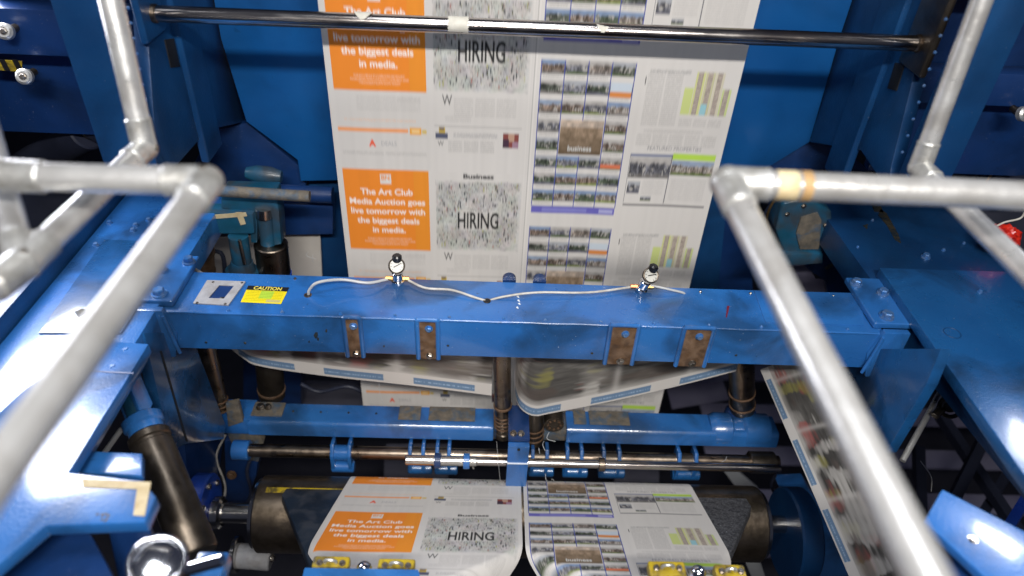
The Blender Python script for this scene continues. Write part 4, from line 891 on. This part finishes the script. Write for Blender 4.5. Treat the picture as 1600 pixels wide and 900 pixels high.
upright(at(312, 470, Y=2.05), at(306, 372, Y=2.05), .056, 'rusty_plate', 'reddish brown roller in shadow at the far left of the brackets', ((.5, .01), (.8, .01)), None)
g = G(); g.lathe(at(440, 276, Y=2.2), at(385, 270, Y=2.2), [(0, .02), (.3, .03), (.7, .03), (1, .02)], 24); single('small_coupling', g, 'teal_paint', 'small teal coupling in the left cut corner', 'coupling')
# right cluster
t = thing('gear_box', 'worn teal gearbox with a bare brown face, right of the web behind the beam', 'gearbox', at(1262, 350, Y=2.15))
g = G(); g.prism(pix([(1222, 318), (1262, 308), (1300, 330), (1302, 372), (1284, 398), (1226, 398), (1212, 360)], Y=2.1), V(0, .1, 0), .012, 3); obj('housing', g, 'teal_paint', t)
g = G(); g.prism(pix([(1252, 340), (1278, 332), (1284, 345), (1280, 390), (1250, 390), (1244, 365)], Y=2.094), V(0, .01, 0), .003); obj('bare_face', g, 'gritty_metal', t)
g = G(); g.prism(pix([(1196, 398), (1286, 396), (1286, 412), (1196, 418)], Y=2.08), V(0, .1, 0), .006); obj('foot', g, 'teal_paint', t)
for px, py in ((1256, 322), (1230, 335), (1290, 352)): g = G(); g.hexbolt(at(px, py, Y=2.1), V(0, -1, 0), .007, .006); obj('bolt', g, 'bolt_steel', t)
g = G(); g.cyl(at(1215, 300, Y=2.2), at(1208, 340, Y=2.2), .02, 24); obj('pipe_stub', g, 'teal_paint', t)
g = thing('cross_tube', 'brown horizontal tube right of the teal gearbox', 'tube', at(1310, 375, Y=2.2), 'tubes behind the brackets')
q = G(); q.cyl(at(1280, 382, Y=2.2), at(1345, 385, Y=2.2), .018, 30); obj('tube', q, 'rusty_plate', g)
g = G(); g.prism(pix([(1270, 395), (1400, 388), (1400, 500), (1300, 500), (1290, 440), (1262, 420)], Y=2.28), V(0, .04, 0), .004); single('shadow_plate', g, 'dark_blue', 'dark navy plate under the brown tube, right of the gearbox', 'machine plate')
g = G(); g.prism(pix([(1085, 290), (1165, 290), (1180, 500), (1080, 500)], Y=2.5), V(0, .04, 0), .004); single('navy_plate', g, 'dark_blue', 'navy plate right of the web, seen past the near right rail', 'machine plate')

# ------------------------------------------------------------------ lower left foreground
t = thing('corner_shelf', 'blue angled shelf plate at the lower left with a patch of masking tape, glaring white', 'machine plate', at(120, 700, Z=1.5))
sn = np.array([-0.113, 0.056, 0.992]); sn /= np.linalg.norm(sn); SO = np.array([-0.80, 1.0, 1.79]); SV = V(*sn)
def SP(h=0.0): return dict(P=(SO + sn * h, sn))
g = G(); g.prism(pix([(120, 530), (232, 537), (190, 606), (107, 738), (222, 750), (244, 776), (226, 816), (70, 822), (-60, 930), (-60, 700)], **SP()), SV * -.028, .004); pl = obj('plate', g, 'machine_blue', t)
g = G(); g.prism(pix([(128, 748), (236, 753), (226, 806), (208, 805), (214, 764), (130, 761)], **SP(.0015)), SV * -.001); obj('tape_patch', g, 'masking_tape', pl)
g = G(); g.prism([p + V(0, 0, 0) for p in pix([(129, 578), (209, 582), (208, 584), (128, 580)], **SP(.0012))], SV * -.001); obj('seam', g, 'dark_blue', pl)
for px, py in ((196, 545), (175, 572)): g = G(); g.lathe(at(px, py, **SP()), at(px, py, **SP()) + SV * .002, [(0, .007), (1, .006)], 20); obj('screw', g, 'machine_blue', pl)
g = G(); g.prism(pix([(128, 704), (222, 708), (222, 744), (112, 736)], **SP(-.05)), SV * -.02, .004); obj("inner_ledge", g, "machine_blue", t)
for k in range(9): g = G(); px, py = 148 + rng.random() * 30, 800 + rng.random() * 14; g.ball(at(px, py, **SP()), .003, (1, 1, .5), 8); obj('grit', g, 'gritty_metal', pl)
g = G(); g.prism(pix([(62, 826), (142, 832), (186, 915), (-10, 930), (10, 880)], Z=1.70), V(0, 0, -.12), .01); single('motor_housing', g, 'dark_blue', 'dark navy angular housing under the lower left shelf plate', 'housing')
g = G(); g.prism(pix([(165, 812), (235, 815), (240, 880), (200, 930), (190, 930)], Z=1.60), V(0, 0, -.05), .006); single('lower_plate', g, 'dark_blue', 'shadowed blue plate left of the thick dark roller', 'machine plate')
# thick dark roller
a, b = at(309, 868, d=1.72), at(231, 678, d=1.84)
t = thing('stub_roller', 'thick dark steel roller leaning at the lower left, under a blue yoke', 'roller', a)
ax = (b - a).normalized()
g = G(); g.lathe(a, b, [(0, .046), (.02, .05), (.9, .05), (.91, .046), (.93, .046), (.94, .051), (.985, .051), (1, .046)], 48); obj('barrel', g, 'dark_steel', t)
g = G(); g.lathe(b, b + ax * .05, [(0, .044), (.4, .044), (.5, .05), (.9, .05), (1, .044)], 40); obj('collar', g, 'machine_blue', t)
g = G(); g.cyl(b + ax * .05, b + ax * .22, .03, 32); obj('yoke_post', g, 'teal_paint', t)
u = ax.cross(V(0, 1, 0)).normalized()
for s in (-1, 1): g = G(); g.obox(b + ax * .13 + u * .033 * s, u * .008, ax * .09, V(0, .03, 0), .003); obj('yoke_cheek', g, 'machine_blue', t)
g = G(); g.cyl(at(238, 790, d=1.8), at(262, 850, d=1.8), .003, 8); single('thin_rod', g, 'bright_steel', 'thin bright rod beside the thick dark roller', 'rod')
g = G(); a, b = at(190, 670, d=1.9), at(160, 712, d=1.8); g.cyl(a, b, .007, 10); single('pale_lever', g, 'white_hose', 'short pale lever above the lower left shelf notch', 'lever')
# near round gauge with ring
p = at(245, 878, d=1.25); f = (Vector(CAMP) - p).normalized(); f = (f + V(-.1, .25, .35)).normalized()
t = thing('round_sight_glass', 'round chrome ringed sight glass out of focus at the bottom left', 'sight glass', p)
g = G(); g.cyl(p - f * .05, p - f * .005, .040, 40, ch=.004); obj('housing', g, 'machine_blue', t)
g = G(); g.ring(p, f, .044, .006, 48, 12); obj('rim', g, 'chrome', t)
g = G(); g.lathe(p - f * .004, p + f * .004, [(0, .04), (.6, .038), (1, .02)], 40); obj('glass', g, 'chrome', t)
g = G(); g.cyl(p + V(.05, 0, -.02), p + V(.11, .01, -.005), .012, 24); obj('outlet', g, 'chrome', t)
g = G(); g.obox(at(330, 892, d=1.4), V(.03, 0, 0), V(0, .03, 0), V(0, 0, .02), .006); single('valve_block', g, 'machine_blue', 'small bright blue valve block right of the ringed sight glass', 'valve block')
# grey cup left of the big roller
g = thing('grey_drum', 'small grey drum with a flanged rim under the left end of the big roller', 'drum', at(400, 875, Y=1.5))
q = G(); q.cyl(at(372, 868, Y=1.50), at(424, 872, Y=1.50), .045, 36, ch=.004); obj('barrel', q, 'grey_paint', g)
q = G(); q.cyl(at(366, 866, Y=1.50), at(374, 866, Y=1.50), .065, 36, ch=.003); obj('flange', q, 'bright_steel', g)
q = G(); q.hexbolt(at(424, 872, Y=1.5), V(1, 0, 0), .012, .012); obj('nut', q, 'bolt_steel', g)

# ------------------------------------------------------------------ bottom clamps
def yclamp(x0, x1, y0, lab, dd):
    c = at((x0 + x1) / 2, y0, d=dd); t = thing('yellow_clamp', lab, 'clamp', c, 'yellow clamps at the bottom edge')
    a, b = at(x0, y0, d=dd), at(x1, y0, d=dd); wv = b.x - a.x
    g = G(); g.box(a.x, b.x, c.y - .02, c.y + .02, c.z - .03, c.z, .006, 3); obj('block', g, 'yellow_paint', t)
    g = G(); g.ring(c + V(0, .0, .004), V(0, 1, .2), wv * .16, .004, 24, 8); obj('eyelet', g, 'cast_aluminium', t)
    for f_ in (-.3, .32): g = G(); g.hexbolt(c + V(wv * f_, 0, 0), V(0, 0, 1), .006, .008); obj('bolt', g, 'bolt_steel', t)
yclamp(488, 545, 880, 'greasy yellow clamp at the bottom, left one under the orange sheet', 1.72); yclamp(590, 648, 884, 'greasy yellow clamp at the bottom, right one under the orange sheet', 1.72)
yclamp(1014, 1072, 888, 'greasy yellow clamp at the bottom, left one under the house picture sheet', 1.72); yclamp(1118, 1166, 893, 'greasy yellow clamp at the bottom, right one beside the rough black board', 1.72)
for px, py, lab in ((569, 884, 'small chrome cap between the two yellow clamps at the bottom left'), (1092, 890, 'small chrome cap between the two yellow clamps at the bottom right')):
    c = at(px, py, d=1.72); g = G(); g.lathe(c - V(0, 0, .03), c + V(0, -.004, .006), [(0, .018), (.7, .018), (.85, .014), (1, .006)], 28); single('chrome_cap', g, 'chrome', lab, 'cap', 'chrome caps')
g = G(); g.prism(pix([(474, 886), (655, 889), (668, 960), (465, 960)], d=1.66), V(0, -.01, -.02), .004); single('clamp_bar', g, 'machine_blue', 'bright blue bar along the bottom edge in front of the orange sheet', 'machine plate')

# ------------------------------------------------------------------ lower right
g = G(); g.prism(pix([(1472, 764), (1700, 880), (1720, 1000), (1600, 960), (1444, 814)], Z=1.82), V(0, 0, -.02), .004)
t = thing('glare_plate', 'tilted blue plate with a white glare and one bolt head at the lower right corner', 'machine plate', at(1530, 830, Z=1.82)); obj('plate', g, 'machine_blue', t)
g = G(); g.hexbolt(at(1520, 843, Z=1.82), V(0, 0, 1), .007, .005); obj('bolt', g, 'bolt_steel', t)
g = G(); g.prism(pix([(1444, 818), (1600, 966), (1600, 1050), (1440, 1050)], Z=1.78), V(0, 0, -.03), .004); obj('under_plate', g, 'dark_blue', t)
t = thing('guard_frame', 'thin bright steel frame of a guard beyond the right ledge', 'guard frame', at(1540, 680, Y=1.9))
for A, B in (((1482, 590), (1640, 790)), ((1482, 590), (1410, 720)),): g = G(); g.cyl(at(*A, d=2.2), at(*B, d=2.1), .009, 12); obj('rod', g, 'rail_aluminium', t)
c = at(1484, 636, d=2.1); f = (Vector(CAMP) - c).normalized(); f = (f + V(-.5, 0, 0)).normalized()
t = thing('pulley', 'small metal wheel with a brown hub at the corner of the thin guard frame', 'wheel', c)
g = G(); g.ring(c, f, .028, .006, 32, 10); obj('rim', g, 'dark_steel', t)
g = G(); g.cyl(c - f * .01, c + f * .008, .016, 24, ch=.002); obj('hub', g, 'brown_steel', t)
g = G(); g.cyl(c, at(1515, 640, d=2.1), .008, 12); obj('axle', g, 'bright_steel', t)
g = G(); g.cyl(c + V(-.02, 0, -.01), at(1460, 650, d=2.1), .012, 12); obj('clevis', g, 'dark_steel', t)
random.seed(11)
for A, B, r, lab in (((1470, 650), (1590, 830), .03, 'dark diagonal brace below the small guide wheel'), ((1560, 640), (1480, 800), .03, 'dark brace crossing behind the small guide wheel'), ((1600, 700), (1500, 860), .025, 'dark brace near the right edge above the glare plate'), ((1435, 700), (1440, 860), .03, 'dark upright post between the near right rail and the braces')):
    a, b = at(*A, d=3.3), at(*B, d=3.0); g = G(); g.cyl(a, b, r, 4); single('brace', g, 'near_black', lab, 'brace', 'dark braces at the lower right')
a, b = at(1640, 720, d=2.6), at(1560, 850, d=2.4); g = G(); g.cyl(a, b, .022, 4); single('brace', g, 'royal_blue', 'blue brace at the right edge above the glare plate', 'brace')
g = G(); a, b = at(1432, 730, d=2.0), at(1445, 765, d=1.9); g.tube([at(1438, 720, d=2), at(1455, 745, d=2), at(1455, 768, d=2)], .0015, 6); single('wire', g, 'bright_steel', 'thin bent wire left of the dark braces', 'wire')
# steps of the platform far below at the right
t = thing('grated_steps', 'grey lilac steel steps far below, seen between the braces at the lower right', 'steps', V(2.2, 2.6, -.4))
for k in range(9):
    g = G(); z = -0.6 + k * .12; y = 2.0 + k * .22; g.box(1.3, 3.6, y, y + .13, z, z + .02, .003); obj('tread', g, 'lilac_panel', t)
g = G(); g.prism(pix([(432, 600), (560, 600), (575, 640), (470, 660)], Y=2.9), V(0, .03, 0), .004); single('far_box', g, 'grey_panel', 'lilac grey box in the dark behind the left turned sheet', 'box', 'boxes in the dark')
g = G(); g.prism(pix([(1040, 600), (1130, 596), (1140, 625), (1050, 640)], Y=2.9), V(0, .03, 0), .004); single('far_box', g, 'lilac_panel', 'lilac grey box in the dark behind the right turned sheet', 'box', 'boxes in the dark')
for (x0, x1, y0, y1, lab) in ((600, 700, 715, 760, 'dark grey cabinet seen under the brown shaft, left of centre'), (960, 1030, 735, 775, 'dark grey cabinet seen under the thin shaft, right of centre'), (380, 470, 560, 640, 'dark navy cabinet below the left end of the crossbeam')):
    g = G(); g.prism(pix([(x0, y0), (x1, y0), (x1, y1), (x0, y1)], Y=2.6), V(0, .1, 0), .004); single('dark_cabinet', g, 'grey_panel' if x0 > 500 else 'dark_blue', lab, 'cabinet', 'dark cabinets behind the rollers')
g = G(); g.prism(pix([(1130, 735), (1150, 735), (1185, 765), (1160, 775)], Y=2.3), V(0, .02, 0), .002); single('white_strut', g, 'white_hose', 'pale slanting strut behind the right end of the thin shaft', 'strut', 'pale struts')
g = G(); g.prism(pix([(1160, 868), (1185, 868), (1200, 915), (1180, 915)], Y=1.7), V(0, .02, 0), .002); single('white_strut', g, 'white_hose', 'pale slanting strut below the right end of the big roller', 'strut', 'pale struts')
# red bag
c = at(1562, 372, d=2.3); bm_ = bmesh.new(); bmesh.ops.create_icosphere(bm_, subdivisions=4, radius=1)
for v in bm_.verts:
    n = v.co.copy(); k = 1 + .10 * math.sin(n.x * 9 + n.y * 5) * math.sin(n.z * 8) + .06 * math.sin(n.x * 21 + n.z * 17) + .05 * math.sin(n.y * 27 - n.x * 13)
    v.co = Vector((n.x * .060 * k, n.y * .045 * k, n.z * .045 * k)) + c
g = G(); g.merge(bm_); t = thing('red_bag', 'crumpled shiny red bag lying beyond the lower right pipe rail', 'bag', c - V(0, 0, .04)); obj('bag_body', g, 'red_bag', t)
g = G(); g.tube([c + V(-.03, 0, .045), c + V(-.01, 0, .06), c + V(.03, 0, .075), c + V(.035, 0, .1)], .003, 8); obj('string', g, 'grey_tape', t)
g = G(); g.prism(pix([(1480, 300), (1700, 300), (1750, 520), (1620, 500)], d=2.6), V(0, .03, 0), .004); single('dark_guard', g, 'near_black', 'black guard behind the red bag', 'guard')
# bright lamp seen far away on the left through the dark gap
t = thing('far_glow', 'bright lamp far away in the dark gap behind the left pipe rail', 'lamp', at(36, 318, d=5.0))
g = G(); g.prism(pix([(26, 308), (46, 312), (44, 332), (28, 328)], d=5.0), V(0, .03, 0), .004); obj('glass', g, 'lamp_and_glint_glow', t)
g = G(); g.prism(pix([(22, 304), (50, 308), (48, 336), (24, 332)], d=5.05), V(0, .08, 0), .004); obj('housing', g, 'grey_paint', t)
t = thing('far_glow', 'small glowing patch that paints a white glint behind the teal gearbox', 'lamp', at(1280, 322, d=4.0))
g = G(); g.prism(pix([(1273, 314), (1279, 314), (1288, 328), (1282, 330)], d=3.2), V(0, .03, 0), .002); obj('glass', g, 'lamp_and_glint_glow', t)  # emissive patch added as a white glint, no lamp stands there
g = G(); g.prism(pix([(-40, 300), (140, 300), (60, 420), (-40, 440)], d=3.2), V(0, .03, 0), .004); single('dark_recess', g, 'near_black', 'black sheet standing in for the dark of the gap between the two left pipe rails', 'machine panel')  # flat black sheet paints the darkness of the gap
